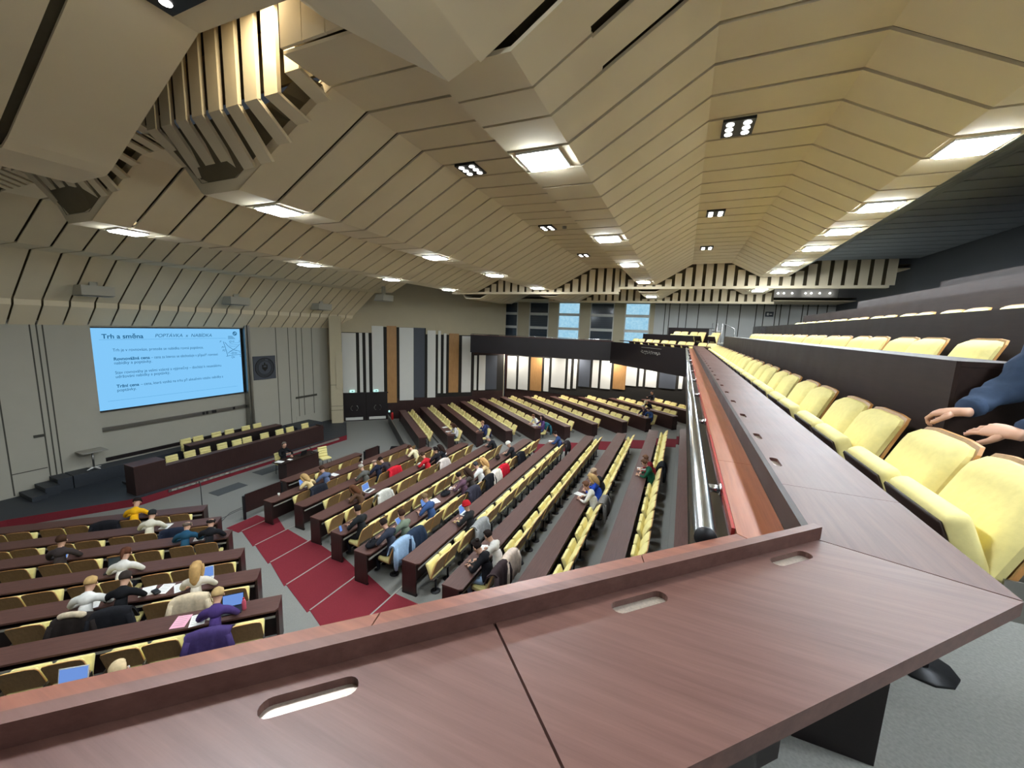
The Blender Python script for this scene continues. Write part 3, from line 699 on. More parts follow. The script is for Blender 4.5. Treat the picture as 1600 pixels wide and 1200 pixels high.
# ------------------------------------------------------------------ chairs (local: faces -x, back top near x=0, floor z=0)
def back_pts(off, z0=.43, z1=.87, n=12):
    # side profile of the backrest: lower part further forward, slightly curved
    return [(-.17+.17*((k/n)**1.15)+off, z0+(z1-z0)*k/n) for k in range(n+1)]
def sheet(profA, profB, y0, y1, mat, mb, round_top=.0, ny=6, bulge=.0, rim=None):
    """closed pad between two side profiles, corners rounded"""
    bm = bmesh.new(); n = len(profA); W = (y1-y0)/2; cy = (y0+y1)/2
    A = [[None]*(ny+1) for _ in range(n)]; B = [[None]*(ny+1) for _ in range(n)]
    H = profA[-1][1]-profA[0][1]
    for i in range(n):
        zf = (profA[i][1]-profA[0][1])/H
        for jy in range(ny+1):
            u = -1+2*jy/ny
            # rounded top corners
            e = max(0, (zf-.86)/.14); w = W*(1-.10*e**2)
            drop = -.012*max(0,abs(u)-.6)/.4*e
            b2 = bulge*(1-u*u)*sin(pi*min(1,max(0,zf)))-(profB[i][0]-profA[i][0])*.62*max(max(0,abs(u)-.8)/.2, max(0,zf-.93)/.07)**2*(1 if bulge else 0)
            A[i][jy] = (profA[i][0]-b2, cy+u*w, profA[i][1]+drop)
            B[i][jy] = (profB[i][0], cy+u*w, profB[i][1]+drop)
    vs = []; idx = {}
    for nm, G in (('a',A),('b',B)):
        for i in range(n):
            for jy in range(ny+1): idx[nm,i,jy] = len(vs); vs.append(G[i][jy])
    fs = []
    for i in range(n-1):
        for jy in range(ny):
            fs.append((idx['a',i,jy],idx['a',i+1,jy],idx['a',i+1,jy+1],idx['a',i,jy+1]))
            fs.append((idx['b',i,jy],idx['b',i,jy+1],idx['b',i+1,jy+1],idx['b',i+1,jy]))
    nf = len(fs)
    for jy in range(ny):
        fs.append((idx['a',n-1,jy],idx['b',n-1,jy],idx['b',n-1,jy+1],idx['a',n-1,jy+1])); fs.append((idx['a',0,jy],idx['a',0,jy+1],idx['b',0,jy+1],idx['b',0,jy]))
    for i in range(n-1):
        fs.append((idx['a',i,0],idx['b',i,0],idx['b',i+1,0],idx['a',i+1,0])); fs.append((idx['a',i,ny],idx['a',i+1,ny],idx['b',i+1,ny],idx['b',i,ny]))
    mb.add(vs, fs[:nf], mat, True)
    mb.add(vs, fs[nf:], rim or mat, False)
CHW = .215
def chair_meshes():
    d = {}
    for key, hi in (('hi',14),('lo',4)):
        mb = MB(); sheet(back_pts(-.075), back_pts(-.012), -CHW, CHW, 'yellow_cloth', mb, ny=hi, bulge=.018); d['cush',key] = mb.mesh('chair_cushion')
        mb = MB(); sheet(back_pts(-.011,.40,.885), back_pts(.005,.40,.885), -CHW-.008, CHW+.008, 'plywood', mb, ny=hi, rim='ply_edge')
        d['shell',key] = mb.mesh('chair_shell')
    # pan: cushion + plywood underside.  up = folded, dn = lowered
    def pan(up):
        c = MB(); w = MB()
        c.rbox(-.34, .0, -CHW, CHW, .012, .095, .03, 'yellow_cloth', seg=3)
        w.rbox(-.325, .0, -CHW+.01, CHW-.01, -.004, .014, .008, 'dark_panel' if up else 'plywood', seg=1)
        ang = radians(68) if up else radians(4)
        T = Matrix.Translation((-.215,0,.39) if up else (-.17,0,.36)) @ Matrix.Rotation(ang, 4, 'Y')
        for mb in (c, w): mb.v = [tuple(T @ Vector(v)) for v in mb.v]
        return c.mesh('chair_seat'), w.mesh('chair_seat_board')
    d['pan_up'], d['board_up'] = pan(True); d['pan_dn'], d['board_dn'] = pan(False)
    mb = MB(); mb.tube([(-.2,0,.0),(-.2,0,.355)], .024, 'dark_metal', 8); mb.tube([(-.2,0,.001),(-.2,0,.012)], .11, 'dark_metal', 10)
    mb.box(-.24,-.13,-.02,.02,.33,.355,'dark_metal'); mb.box(-.165,-.14,-.16,.16,.355,.44,'metal'); d['ped'] = mb.mesh('chair_pedestal')
    mb = MB(); mb.box(-.16,-.06,-CHW-.016,-CHW-.009,.4,.54,'metal'); mb.box(-.16,-.06,CHW+.009,CHW+.016,.4,.54,'metal'); d['brk'] = mb.mesh('chair_bracket')
    # far, tiny chairs: one mesh
    mb = MB(); sheet(back_pts(-.07), back_pts(-.012), -CHW, CHW, 'yellow_cloth', mb, ny=2); sheet(back_pts(-.011,.40,.885), back_pts(.005,.40,.885), -CHW-.008, CHW+.008, 'plywood', mb, ny=2, rim='ply_edge')
    T = Matrix.Translation((-.215,0,.39)) @ Matrix.Rotation(radians(68), 4, 'Y')
    mb.box(-.34,0,-CHW,CHW,.012,.095,'yellow_cloth',T=T); mb.box(-.325,0,-CHW+.01,CHW-.01,-.004,.0115,'plywood',T=T); mb.box(-.22,-.18,-.02,.02,0,.39,'dark_metal'); mb.box(-.28,-.12,-.08,.08,0,.012,'dark_metal')
    d['tiny'] = mb.mesh('chair_small')
    return d
CM = chair_meshes()
CHAIRS = []
def chair(T, label, group, down=False, lod=1, cat='chair', name='folding_chair'):
    CHAIRS.append(T.to_translation())
    if lod == 3:
        o = link(name, CM['tiny'], None, label, cat, group); o.matrix_local = T; return o
    t = thing(name, label, cat, T, group); k = 'hi' if lod == 1 else 'lo'
    link('backrest', CM['cush',k], t); link('back_shell', CM['shell',k], t)
    link('seat', CM['pan_dn' if down else 'pan_up'], t); link('seat_board', CM['board_dn' if down else 'board_up'], t)
    link('pedestal', CM['ped'], t)
    if lod == 1: link('hinge_bracket', CM['brk'], t)
    return t

# ------------------------------------------------------------------ desks of the hall (local: front at x=0, rear x=.40, along +y)
def hall_desk(T, L, label, name='hall_desk', lo=True):
    t = thing(name, label, 'desk', T)
    c = .09
    m = MB(); m.prism([(-.02,0),(.34,0),(.40,.05),(.40,L-.05),(.34,L),(-.02,L)], .718, .75, 'desk_top'); m.obj('desktop', t)
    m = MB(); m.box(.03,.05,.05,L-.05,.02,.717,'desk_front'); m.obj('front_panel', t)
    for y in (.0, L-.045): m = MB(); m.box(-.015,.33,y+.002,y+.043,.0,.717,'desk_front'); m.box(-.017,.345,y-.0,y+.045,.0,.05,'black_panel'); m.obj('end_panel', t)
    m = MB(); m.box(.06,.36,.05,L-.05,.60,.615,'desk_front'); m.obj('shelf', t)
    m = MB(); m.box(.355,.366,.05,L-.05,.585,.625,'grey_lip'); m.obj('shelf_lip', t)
    n = max(1, int(L/2.2))
    for k in range(1, n): m = MB(); m.box(.30,.345,k*L/n-.02,k*L/n+.02,.0,.59,'metal'); m.obj('support', t)
    return t
CEN = [(9.03,12.6),(7.54,14.3),(7.59,14.1),(7.08,15.04),(6.6,15.2),(6.08,16.2),(6.11,16.2),(5.65,17.24),(5.3,17.95),(5.2,18.8),(4.7,19.1),(4.5,19.6)]
LEFT1 = [-4.37,-3.67,-3.11,-2.54,-1.97,-1.39,-.8]
LEFT0 = [-9.2,-9.2,-9.2,-8.9,-8.6,-8.3,-7.5]
FARR = [(19.38,26.1),(18.885,26.1),(18.39,26.1),(17.887,26.1),(17.444,26.1),(16.82,25.6),(16.4,24.7),(15.886,23.6),(15.68,22.2),(15.2,20.7),(14.7,19.2)]
def row_frame(bank, i):
    """origin on the desk front line at row coordinate 0, local +x backwards, +y along the row"""
    z = RISE*i
    if bank == 'C': return frame(X0+PITCH*i, 0, z, 0)
    if bank == 'L': o = LN*NL[i]; return frame(o.x, o.y, z, radians(-45))
    o = FN*NF[i]; return frame(o.x, o.y, z, atan2(FN.y, FN.x))
BN = {'C':'centre','L':'left-hand','F':'far'}
for i, (a, b2) in enumerate(CEN): hall_desk(row_frame('C',i) @ Matrix.Translation((0,a,0)), b2-a, f'long dark wooden desk, {ORD[i+1]} from the stage in the centre block')
for i, t1 in enumerate(LEFT1): hall_desk(row_frame('L',i) @ Matrix.Translation((0,LEFT0[i],0)), t1-LEFT0[i], f'long dark wooden desk, {ORD[i+1]} from the stage in the left-hand block')
for i, (a, b2) in enumerate(FARR): hall_desk(row_frame('F',i) @ Matrix.Translation((0,a,0)), b2-a, f'long dark wooden desk, {ORD[i+1]} from the stage in the far block')
# front screens of the first rows
for k, (T, L, lab) in enumerate(((frame(-12.52,7.5,0),1.42,'dark board on metal posts closing the near end of the first centre row'),(frame(-12.5,12.72,0),1.0,'dark board on metal posts closing the far end of the first centre row'))):
    t = thing('screen_board', lab, 'screen', T)
    m = MB(); m.box(0,.03,.1,L-.1,.22,.84,'desk_front'); m.obj('board', t)
    for y in (.06, L-.06): m = MB(); m.box(-.02,.05,y-.03,y+.03,.0,.8,'dark_metal'); m.obj('post', t)
sf = row_frame('F',0)
t = thing('screen_board', 'long low dark screen with pale rail in front of the first far desk', 'screen', sf @ Matrix.Translation((-.75,19.2,0)))
m = MB(); m.box(0,.03,0,6.6,.02,.55,'black_panel'); m.obj('board', t)
m = MB(); m.box(-.01,.04,0,6.6,.55,.58,'metal'); m.obj('rail', t)
for bank, n in (('F',9),):      # pale step edges between the far rows
    for i in range(1, n):
        m = MB(); a, b2 = FARR[i]; m.box(-.135,-.10,a-.9,a+.2,.001,.012,'grey_lip')
        o = m.obj('step_edge', label=f'pale step edge at the aisle end of the {ORD[i+1]} far row', cat='step edge', group='pale step edges'); o.matrix_local = row_frame('F',i)

# ------------------------------------------------------------------ who sits where: (bank, row, coordinate, pose, look ...)
PEOPLE = []
def P_(bank, row, t, pose, hair, hairc, top, bottom, label, back=.0, turn=0., extra=None): PEOPLE.append(dict(bank=bank,row=row,t=t,pose=pose,hair=hair,hairc=hairc,top=top,bottom=bottom,label=label,back=back,turn=turn,extra=extra))
# ------------------------------------------------------------------ people
_cc = {}
def cc(rgb, var=.2):
    if rgb not in _cc:
        nm = 'cloth_%d_%d_%d' % rgb; cloth(nm, *rgb, var=var); _cc[rgb] = nm
    return M(_cc[rgb])
plain('skin', srgb(206,160,134), .55, var=.06, scale=12)
plain('eye', srgb(40,30,28), .2)
plain('lips', srgb(172,104,94), .5)
def grow(nodes, edges, root, sub=1, labels=None):
    """one continuous skin over a skeleton; returns verts, faces, labels (label of the nearest bone)"""
    names = list(nodes); ix = {n:i for i, n in enumerate(names)}
    me = bpy.data.meshes.new('skeleton'); me.from_pydata([nodes[n][0] for n in names], [(ix[a],ix[b]) for a, b in edges], [])
    ob = bpy.data.objects.new('skeleton', me); COL.objects.link(ob)
    ob.modifiers.new('s','SKIN'); ob.modifiers[0].use_smooth_shade = True; ob.modifiers[0].branch_smoothing = .4
    if not me.skin_vertices: me.skin_vertices.new() if hasattr(me.skin_vertices,'new') else None
    for i, n in enumerate(names):
        r = nodes[n][1]; sv = me.skin_vertices[0].data[i]
        sv.radius = r if isinstance(r, tuple) else (r, r); sv.use_root = (n == root)
    if sub: md = ob.modifiers.new('d','SUBSURF'); md.levels = sub; md.render_levels = sub
    dg = bpy.context.evaluated_depsgraph_get(); dg.update()
    ev = ob.evaluated_get(dg); em = ev.to_mesh()
    vs = [v.co.copy() for v in em.vertices]; fs = [tuple(p.vertices) for p in em.polygons]
    ev.to_mesh_clear(); bpy.data.objects.remove(ob); bpy.data.meshes.remove(me)
    segs = []
    for a, b in edges:
        la = labels.get((a,b), labels.get(b, 'top')) if labels else 'top'
        ra = nodes[a][1]; rb = nodes[b][1]; ra = max(ra) if isinstance(ra, tuple) else ra; rb = max(rb) if isinstance(rb, tuple) else rb
        segs.append((Vector(nodes[a][0]), Vector(nodes[b][0]), la, ra, rb))
    ls = []
    for f in fs:
        c = sum((vs[i] for i in f), Vector())/len(f); best = (1e9, None)
        for p, q, l, ra, rb in segs:
            d = q-p; t = max(0, min(1, (c-p).dot(d)/max(1e-9, d.length_squared)))
            e = (c-(p+d*t)).length/(ra+(rb-ra)*t)
            if e < best[0]: best = (e, l)
        ls.append(best[1])
    return vs, fs, ls
SLOT = {'skin':0,'top':1,'bot':2,'shoe':3,'fore':4,'eye':5,'lips':6}
def finger_tubes(mb, palm, fwd, side, up, s=1., curl=.5, k=1, mat='skin', n=5):
    """four unequal bent fingers and a thumb rooted inside the palm"""
    fwd, side, up = Vector(fwd).normalized(), Vector(side).normalized(), Vector(up).normalized()
    for j, (o, L) in enumerate(((-.030,.066),(-.010,.076),(.010,.072),(.029,.056))):
        a = Vector(palm)+fwd*.035*s+side*o*s; pts = [a]; d = fwd.copy(); ang = 0
        for seg, fr in enumerate((.45,.32,.23)):
            ang += curl*(.45+.15*seg); d = fwd*cos(ang)-up*sin(ang); pts.append(pts[-1]+d*L*fr*s)
        mb.tube(pts, [.0092*s,.0088*s,.008*s,.0062*s], mat, n)
    a = Vector(palm)-fwd*.02*s+side*(-.030)*s*k; d = (fwd*.7-side*.8*k-up*.25).normalized()
    mb.tube([a, a+d*.032*s, a+(d*.04+fwd*.024)*s, a+(d*.043+fwd*.046)*s], [.012*s,.0105*s,.009*s,.007*s], mat, n)
def body(pose):
    lean = {'write':26,'type':14,'chin':20,'back':-6,'deep':44,'talk':8}[pose]
    piv = Vector((-.24,0,.72)); Rm = Matrix.Rotation(radians(-lean), 3, 'Y')
    up = lambda x, y, z: piv+Rm @ (Vector((x,y,z))-piv)
    hd = Matrix.Rotation(radians(-lean*.75-(14 if pose in ('write','deep') else 4)), 3, 'Y')
    nk = up(-.24,0,1.105)
    H = lambda x, y, z: nk+hd @ Vector((x,y,z))
    N = {'pelvis':((-.25,0,.585),(.125,.165)),'lumbar':(up(-.22,0,.73),(.098,.15)),'chest':(up(-.225,0,.91),(.10,.165)),'collar':(up(-.23,0,1.025),(.08,.12)),
         'neck':(nk,.052),'jaw':(H(-.025,0,.075),.068),'skull':(H(-.02,0,.155),.088),'crown':(H(-.005,0,.215),.066)}
    E = [('pelvis','lumbar'),('lumbar','chest'),('chest','collar'),('collar','neck'),('neck','jaw'),('jaw','skull'),('skull','crown')]
    LB = {'lumbar':'top','chest':'top','collar':'top','neck':'skin','jaw':'skin','skull':'skin','crown':'skin'}
    hands = []
    for s, nm in ((1,'l'),(-1,'r')):
        sh = up(-.23,s*.175,1.005)
        if pose in ('write','deep'): el, wr, ha = Vector((-.44,s*.29,.815)), Vector((-.58,s*.14,.795)), Vector((-.645,s*.10,.79))
        elif pose == 'type': el, wr, ha = Vector((-.42,s*.27,.812)), Vector((-.56,s*.12,.80)), Vector((-.625,s*.10,.797))
        elif pose == 'chin':
            if s > 0: el, wr, ha = Vector((-.45,.25,.815)), Vector((-.60,.10,.795)), Vector((-.665,.06,.79))
            else: el, wr, ha = Vector((-.50,-.20,.812)), Vector((-.47,-.10,1.0)), Vector((-.46,-.07,1.06))
        elif pose == 'talk':
            if s > 0: el, wr, ha = Vector((-.44,.27,.83)), Vector((-.58,.10,.92)), Vector((-.64,.06,.95))
            else: el, wr, ha = Vector((-.44,-.28,.815)), Vector((-.58,-.12,.80)), Vector((-.64,-.09,.795))
        else: el, wr, ha = Vector((-.26,s*.29,.76)), Vector((-.33,s*.16,.68)), Vector((-.36,s*.10,.66))
        N['sh'+nm] = (sh,.068); N['el'+nm] = (el,.047); N['wr'+nm] = (wr,.030); N['ha'+nm] = (ha,(.020,.036))
        E += [('collar','sh'+nm),('sh'+nm,'el'+nm),('el'+nm,'wr'+nm),('wr'+nm,'ha'+nm)]
        LB.update({'sh'+nm:'top','el'+nm:'top','wr'+nm:'fore','ha'+nm:'skin'})
        N['hip'+nm] = ((-.32,s*.09,.54),.086); N['kn'+nm] = ((-.64,s*.115,.505),.058); N['an'+nm] = ((-.55,s*.12,.10),.043); N['to'+nm] = ((-.675,s*.125,.045),.034)
        E += [('pelvis','hip'+nm),('hip'+nm,'kn'+nm),('kn'+nm,'an'+nm),('an'+nm,'to'+nm)]
        LB.update({'hip'+nm:'bot','kn'+nm:'bot','an'+nm:'bot','to'+nm:'shoe'})
        hands.append((ha, ha-wr, s))
    LB['pelvis'] = 'bot'
    vs, fs, ls = grow(N, E, 'pelvis', 1, LB)
    # face: nose, brow hollow
    fwd = hd @ Vector((-1,0,0)); upv = hd @ Vector((0,0,1)); sk = Vector(N['skull'][0]); nose = sk+fwd*.088-upv*.03
    for v in vs:
        d = (v-nose).length
        if d < .03: v += fwd*.02*(1-d/.03)
    # clothes stand off the body a little and end at cuffs and hem
    mb = MB(); mats = ['skin','skin','skin','skin','skin','eye','lips']
    me_v = vs; me_f = fs
    mb.v = [tuple(v) for v in vs]; mb.f = list(fs); mb.smooth = [True]*len(fs); mb.m = [SLOT[l] for l in ls]
    mb.mats = ['skin_0','skin_1','skin_2','skin_3','skin_4','eye','lips']
    side = Vector((0,1,0))
    for s in (1,-1):
        mb.ball(sk+fwd*.078+side*s*.032+upv*.004, .012,.012,.009, 'eye', 6, 4)
        mb.ball(sk-fwd*.0+side*s*.088-upv*.02, .016,.008,.028, 'skin_0', 6, 4)
    mb.ball(sk+fwd*.076-upv*.075, .01,.024,.007, 'lips', 6, 4)
    for ha, d, s in hands:
        d = Vector(d).normalized(); sd = Vector((0,0,1)).cross(d)
        if sd.length < .2: sd = Vector((0,1,0))
        finger_tubes(mb, ha, d, sd.normalized()*(-s), Vector((0,0,1)) if abs(d.z) < .8 else Vector((1,0,0)), 1.0, .5, 1, 'skin_0', 5)
    for nm in mb.mats:
        if nm not in MATS: MATS[nm] = MATS['skin']
    # keep seven slots even though several share the placeholder
    me = bpy.data.meshes.new('person_'+pose); me.from_pydata(mb.v, [], mb.f)
    for nm in mb.mats: me.materials.append(MATS[nm])
    me.polygons.foreach_set('material_index', mb.m); me.polygons.foreach_set('use_smooth', mb.smooth); me.update()
    HT = Matrix.Translation(sk) @ hd.to_4x4()
    return me, HT
BODY = {p: body(p) for p in ('write','type','chin','back','deep','talk')}
def hair_mesh(style):
    mb = MB(); r = (.103,.094,.098)
    if style in ('short','long','bun','tail'):
        def fn(p):
            q = p.copy()
            if q.x < -.02 and q.z < .045: q = Vector((max(q.x,-.03), q.y*.8, max(q.z,.045)))   # clear of the face
            q += Vector((0,0,0))*1
            w = .006*sin(q.y*90)+.006*sin(q.z*70+q.x*50)
            return q*(1+w*2)
        mb.ball((.012,0,.022), *r, 'hair', 14, 8, z0=-.55, z1=1, fn=fn)
    if style == 'long':
        mb.tube([(.03,0,.06),(.075,0,-.02),(.10,0,-.12),(.115,0,-.22),(.10,0,-.30)], [.07,.092,.088,.07,.03], 'hair', 12)
        for s in (1,-1): mb.tube([(.0,s*.08,.04),(.0,s*.09,-.06),(.02,s*.085,-.16),(.03,s*.075,-.22)], [.03,.036,.033,.012], 'hair', 8)
    if style == 'tail': mb.tube([(.09,0,.05),(.135,0,.03),(.15,0,-.05),(.14,0,-.14)], [.028,.034,.03,.012], 'hair', 8)
    if style == 'bun': mb.ball((.08,0,.11), .045,.045,.04, 'hair', 10, 6)
    if style == 'bald':
        def fn(p): return p
        for s in (1,-1): mb.ball((.02,s*.07,-.0), .06,.026,.045, 'hair', 10, 6)
        mb.ball((.075,0,-.01), .03,.075,.045, 'hair', 10, 6)
    if style == 'cap':
        mb.ball((.008,0,.03), .108,.10,.10, 'hair', 14, 7, z0=-.1, z1=1); mb.tube([(.008,0,.025),(.008,0,.038)], .109, 'hair', 14)
        mb.rbox(-.17,-.07,-.065,.065,.028,.042,.006,'hair',seg=1)
    if style == 'beanie':
        mb.ball((.012,0,.03), .112,.104,.112, 'hair', 14, 7, z0=-.25, z1=1); mb.tube([(.012,0,.0),(.012,0,.04)], [.114,.114], 'hair', 14)
    MATS.setdefault('hair', MATS['eye'])
    return mb.mesh('hair_'+style)
HAIR = {s: hair_mesh(s) for s in ('short','long','bun','tail','bald','cap','beanie')}
def colour_obj(o, slots):
    for i, m in slots.items():
        if i < len(o.material_slots): o.material_slots[i].link = 'OBJECT'; o.material_slots[i].material = m
def person(T, pose, hair, hairc, top, bottom, label, group=None, sleeves=True, scale=1.):
    me, HT = BODY[pose]
    o = link('person', me, None, label, 'person', group); o.matrix_local = T @ Matrix.Scale(scale, 4)
    sk = M('skin'); t = cc(top); b = cc(bottom); sh = cc((38,36,38))
    colour_obj(o, {0:sk,1:t,2:b,3:sh,4:t if sleeves else sk})
    if hair:
        h = link('hair' if hair not in ('cap','beanie') else 'hat', HAIR[hair], o); h.matrix_local = HT; colour_obj(h, {0: cc(hairc, .35)})
    return o
BLK=(28,28,32); NVY=(38,48,82); WHT=(226,222,212); JEA=(60,72,104); DK=(34,34,40)
BR=(66,44,32); BLD=(190,156,104); DKH=(36,28,26); GRY=(168,160,150)
# left-hand block
P_('L',0,-5.9,'write','cap',DKH,(236,178,30),DK,'person in yellow jacket with dark cap behind the first left-hand desk')
P_('L',1,-5.07,'write','short',(40,40,42),(214,208,190),DK,'person in cream hooded top with dark cap behind the second left-hand desk')
P_('L',2,-3.99,'write','bald',(110,96,86),(38,78,104),JEA,'balding person in teal shirt writing behind the third left-hand desk')
P_('L',2,-3.46,'write','bald',(40,34,32),(30,30,34),DK,'balding person in black jacket at the aisle end of the third left-hand desk')
P_('L',2,-6.03,'type','short',BR,(60,52,52),DK,'person with brown hair and dark top holding a tablet at the left edge')
P_('L',3,-4.53,'write','tail',(92,56,40),(220,216,208),DK,'person with brown hair and white top behind the fourth left-hand desk')
P_('L',4,-4.44,'write','short',BLD,(224,222,216),DK,'blond person in white jacket with a fur-trimmed coat behind')
P_('L',4,-4.01,'write','short',(58,50,46),(26,26,29),DK,'person in black T-shirt with bare forearm on the desk',extra='bare')
P_('L',4,-2.93,'type','long',(186,150,98),(222,214,198),JEA,'person with long blond hair in white top typing on a laptop',extra='bare')
P_('L',5,-2.26,'write','short',(196,166,116),(74,56,112),DK,'blond person in purple hooded top at the nearest left-hand desk')
P_('L',6,-2.85,'back','short',(214,190,150),(180,170,150),DK,'person with fair hair just showing above the near ledge board')
# centre block
P_('C',1,8.75,'deep','long',BLD,(214,190,140),DK,'blond person bent over the desk beside a dark coat')
P_('C',1,9.5,'write','short',BR,(86,98,128),DK,'dark-haired person in grey-blue shirt behind the second centre desk')
P_('C',2,9.9,'write','short',GRY,(92,92,88),DK,'white-haired person in grey jumper behind the third centre desk')
P_('C',2,10.52,'write','bald',(150,130,116),(36,40,58),DK,'bald person in navy jacket behind the third centre desk')
P_('C',2,11.07,'deep','short',DKH,(60,54,60),DK,'dark-haired person with a red coat on the chair behind')
P_('C',2,12.87,'deep','short',BR,(230,218,180),DK,'person in cream jumper leaning at the far end of the third centre desk')
P_('C',3,11.56,'write','short',(70,52,42),(186,36,48),DK,'person in red top behind the fourth centre desk')
P_('C',3,12.32,'type','tail',DKH,(38,36,40),DK,'dark-haired person in black top right of the red top')
P_('C',3,12.86,'write','long',(48,34,30),(44,44,50),DK,'dark long-haired person at the far end of the fourth centre desk')
P_('C',3,8.55,'deep','long',(96,62,42),(90,66,52),DK,'brown-haired person bent close to a white laptop')
P_('C',4,6.72,'type','short',DKH,(40,42,44),DK,'person in dark jacket holding up a phone at the near aisle')
P_('C',5,6.85,'write','short',(46,36,32),(52,56,68),DK,'large person in dark polo shirt behind the sixth centre desk',extra='bare')
P_('C',5,7.25,'type','short',BR,(122,134,116),DK,'person in sage green shirt using a pale tablet')
P_('C',5,8.33,'write','short',(120,98,70),(58,82,128),DK,'person in blue shirt beside an open laptop',extra='bare')
P_('C',6,8.13,'type','beanie',(176,30,40),(40,40,42),DK,'person in red woolly hat with black and white coat')
P_('C',5,9.99,'write','short',DKH,(96,70,84),DK,'dark-haired person in plum checked coat')
P_('C',5,10.5,'write','long',(60,44,36),(70,64,60),DK,'dark-haired person between plum coat and white hooded top')
P_('C',5,10.93,'write','short',(60,60,62),(228,226,222),DK,'person in white hooded top with dark headphones')
P_('C',5,11.49,'write','long',(206,160,104),(206,176,130),DK,'person with long blond hair beside a red coat')
P_('C',5,13.6,'write','beanie',(226,222,210),(36,36,40),DK,'person in pale cap and black top at the end of the sixth centre desk')
P_('C',4,15.1,'deep','short',GRY,(34,34,38),DK,'grey-haired person in black jacket at the far end of the fifth centre desk')
P_('C',6,15.61,'write','short',DKH,(52,70,112),DK,'dark-haired person in blue jacket at the far end of the seventh centre desk')
P_('C',7,6.43,'write','bun',DKH,(30,30,34),(150,176,204),'dark-haired person in black jumper and pale jeans near the ledge')
P_('C',7,6.88,'write','short',DKH,(228,224,216),DK,'person in white quilted jacket behind the black jumper')
P_('C',8,10.19,'write','short',(112,78,58),(232,228,216),DK,'person in cream jumper writing below the balcony')
P_('C',8,10.80,'write','long',BLD,(48,82,190),DK,'blond person in bright blue top below the balcony')
P_('C',8,11.24,'write','cap',(196,170,140),(44,44,48),DK,'person in pale cap next to the bright blue top')
P_('C',9,12.53,'write','short',(104,76,56),(30,84,62),DK,'person in green jumper below the chrome rail')
P_('C',9,12.9,'write','short',(120,86,66),(128,34,44),DK,'person in dark red top beside the green jumper')
# far block (these face the camera side)
P_('F',1,19.2,'write','long',BR,(206,202,200),(52,66,70),'long-haired person in white top at the end of the second far desk')
P_('F',2,18.55,'chin','short',(150,110,84),(48,56,92),DK,'person in navy jacket at the end of the third far desk')
P_('F',4,18.3,'write','short',(120,80,60),(228,226,218),DK,'person in white hooded top behind the fifth far desk')
P_('F',4,17.65,'talk','long',(46,34,34),(88,66,110),JEA,'dark-haired person in purple top beside the white hooded top')
P_('F',8,16.17,'chin','short',(226,222,214),(44,40,58),DK,'white-haired person in dark polo shirt resting chin on hand')
P_('F',8,15.65,'write','short',(60,44,36),(52,78,124),JEA,'person in blue checked shirt at the aisle end of the ninth far desk')
P_('F',9,17.46,'deep','cap',(214,200,160),(28,28,32),DK,'person in pale hat and black top behind the tenth far desk')
P_('F',10,18.8,'talk','short',(34,28,28),(30,30,36),DK,'person in black top by the rear wall under the far gallery')
def seats(a, b2, phase):
    """paired seat positions between a and b2"""
    out = []; k = -2
    while True:
        p = a+.30+phase+1.1*k
        if p > b2: break
        for q in (p, p+.475):
            if a+.22 < q < b2-.2: out.append(q)
        k += 1
    return out
HCH = 0
MAXIND = 322
rest = MB()
def place_row(bank, i, a, b2, vis, lod, skip=()):
    global HCH
    ppl = [p for p in PEOPLE if p['bank'] == bank and p['row'] == i]
    best = (1e9, 0)
    for s in range(0, 110, 2):
        ss = seats(a, b2, s/100-.2)
        e = 0; used = set()
        for p in sorted(ppl, key=lambda q: q['t']):
            c = sorted((abs(q-p['t']), q) for q in ss if q not in used)
            if not c: e += 9; continue
            e += c[0][0]**2; used.add(c[0][1])
        e += .0005*s/100
        if e < best[0]: best = (e, s/100-.2)
    ss = seats(a, b2, best[1]); used = {}
    for p in sorted(ppl, key=lambda q: q['t']):
        c = sorted((abs(q-p['t']), q) for q in ss if q not in used)
        if c: used[c[0][1]] = p; p['seat'] = c[0][1]
        else: p['seat'] = p['t']
    F = row_frame(bank, i); n = 0
    near = {'C':'near aisle','L':'aisle','F':'aisle'}[bank]
    order = ss if bank != 'L' else ss[::-1]
    for k, q in enumerate(order):
        T = F @ Matrix.Translation((.80, q, 0))
        if not vis(T.to_translation()): continue
        down = q in used
        lab = f'yellow folding chair, {ORD[k+1]} from the {near}, behind the {ORD[i+1]} {BN[bank]} desk'
        if HCH >= MAXIND or lod == 9:
            me = CM['tiny']
            rest.add([v.co.copy() for v in me.vertices], [], 'yellow_cloth')
            base = len(rest.v)-len(me.vertices)
            for v in range(base, len(rest.v)): rest.v[v] = tuple(T @ Vector(rest.v[v]))
            for pl in me.polygons:
                rest.f.append(tuple(base+x for x in pl.vertices)); rest.m.append(rest.mi(me.materials[pl.material_index].name)); rest.smooth.append(False)
            continue
        HCH += 1
        chair(T, lab, f'yellow chairs of the {BN[bank]} block', down, 3 if lod == 3 and not down else (2 if lod >= 2 else 1))
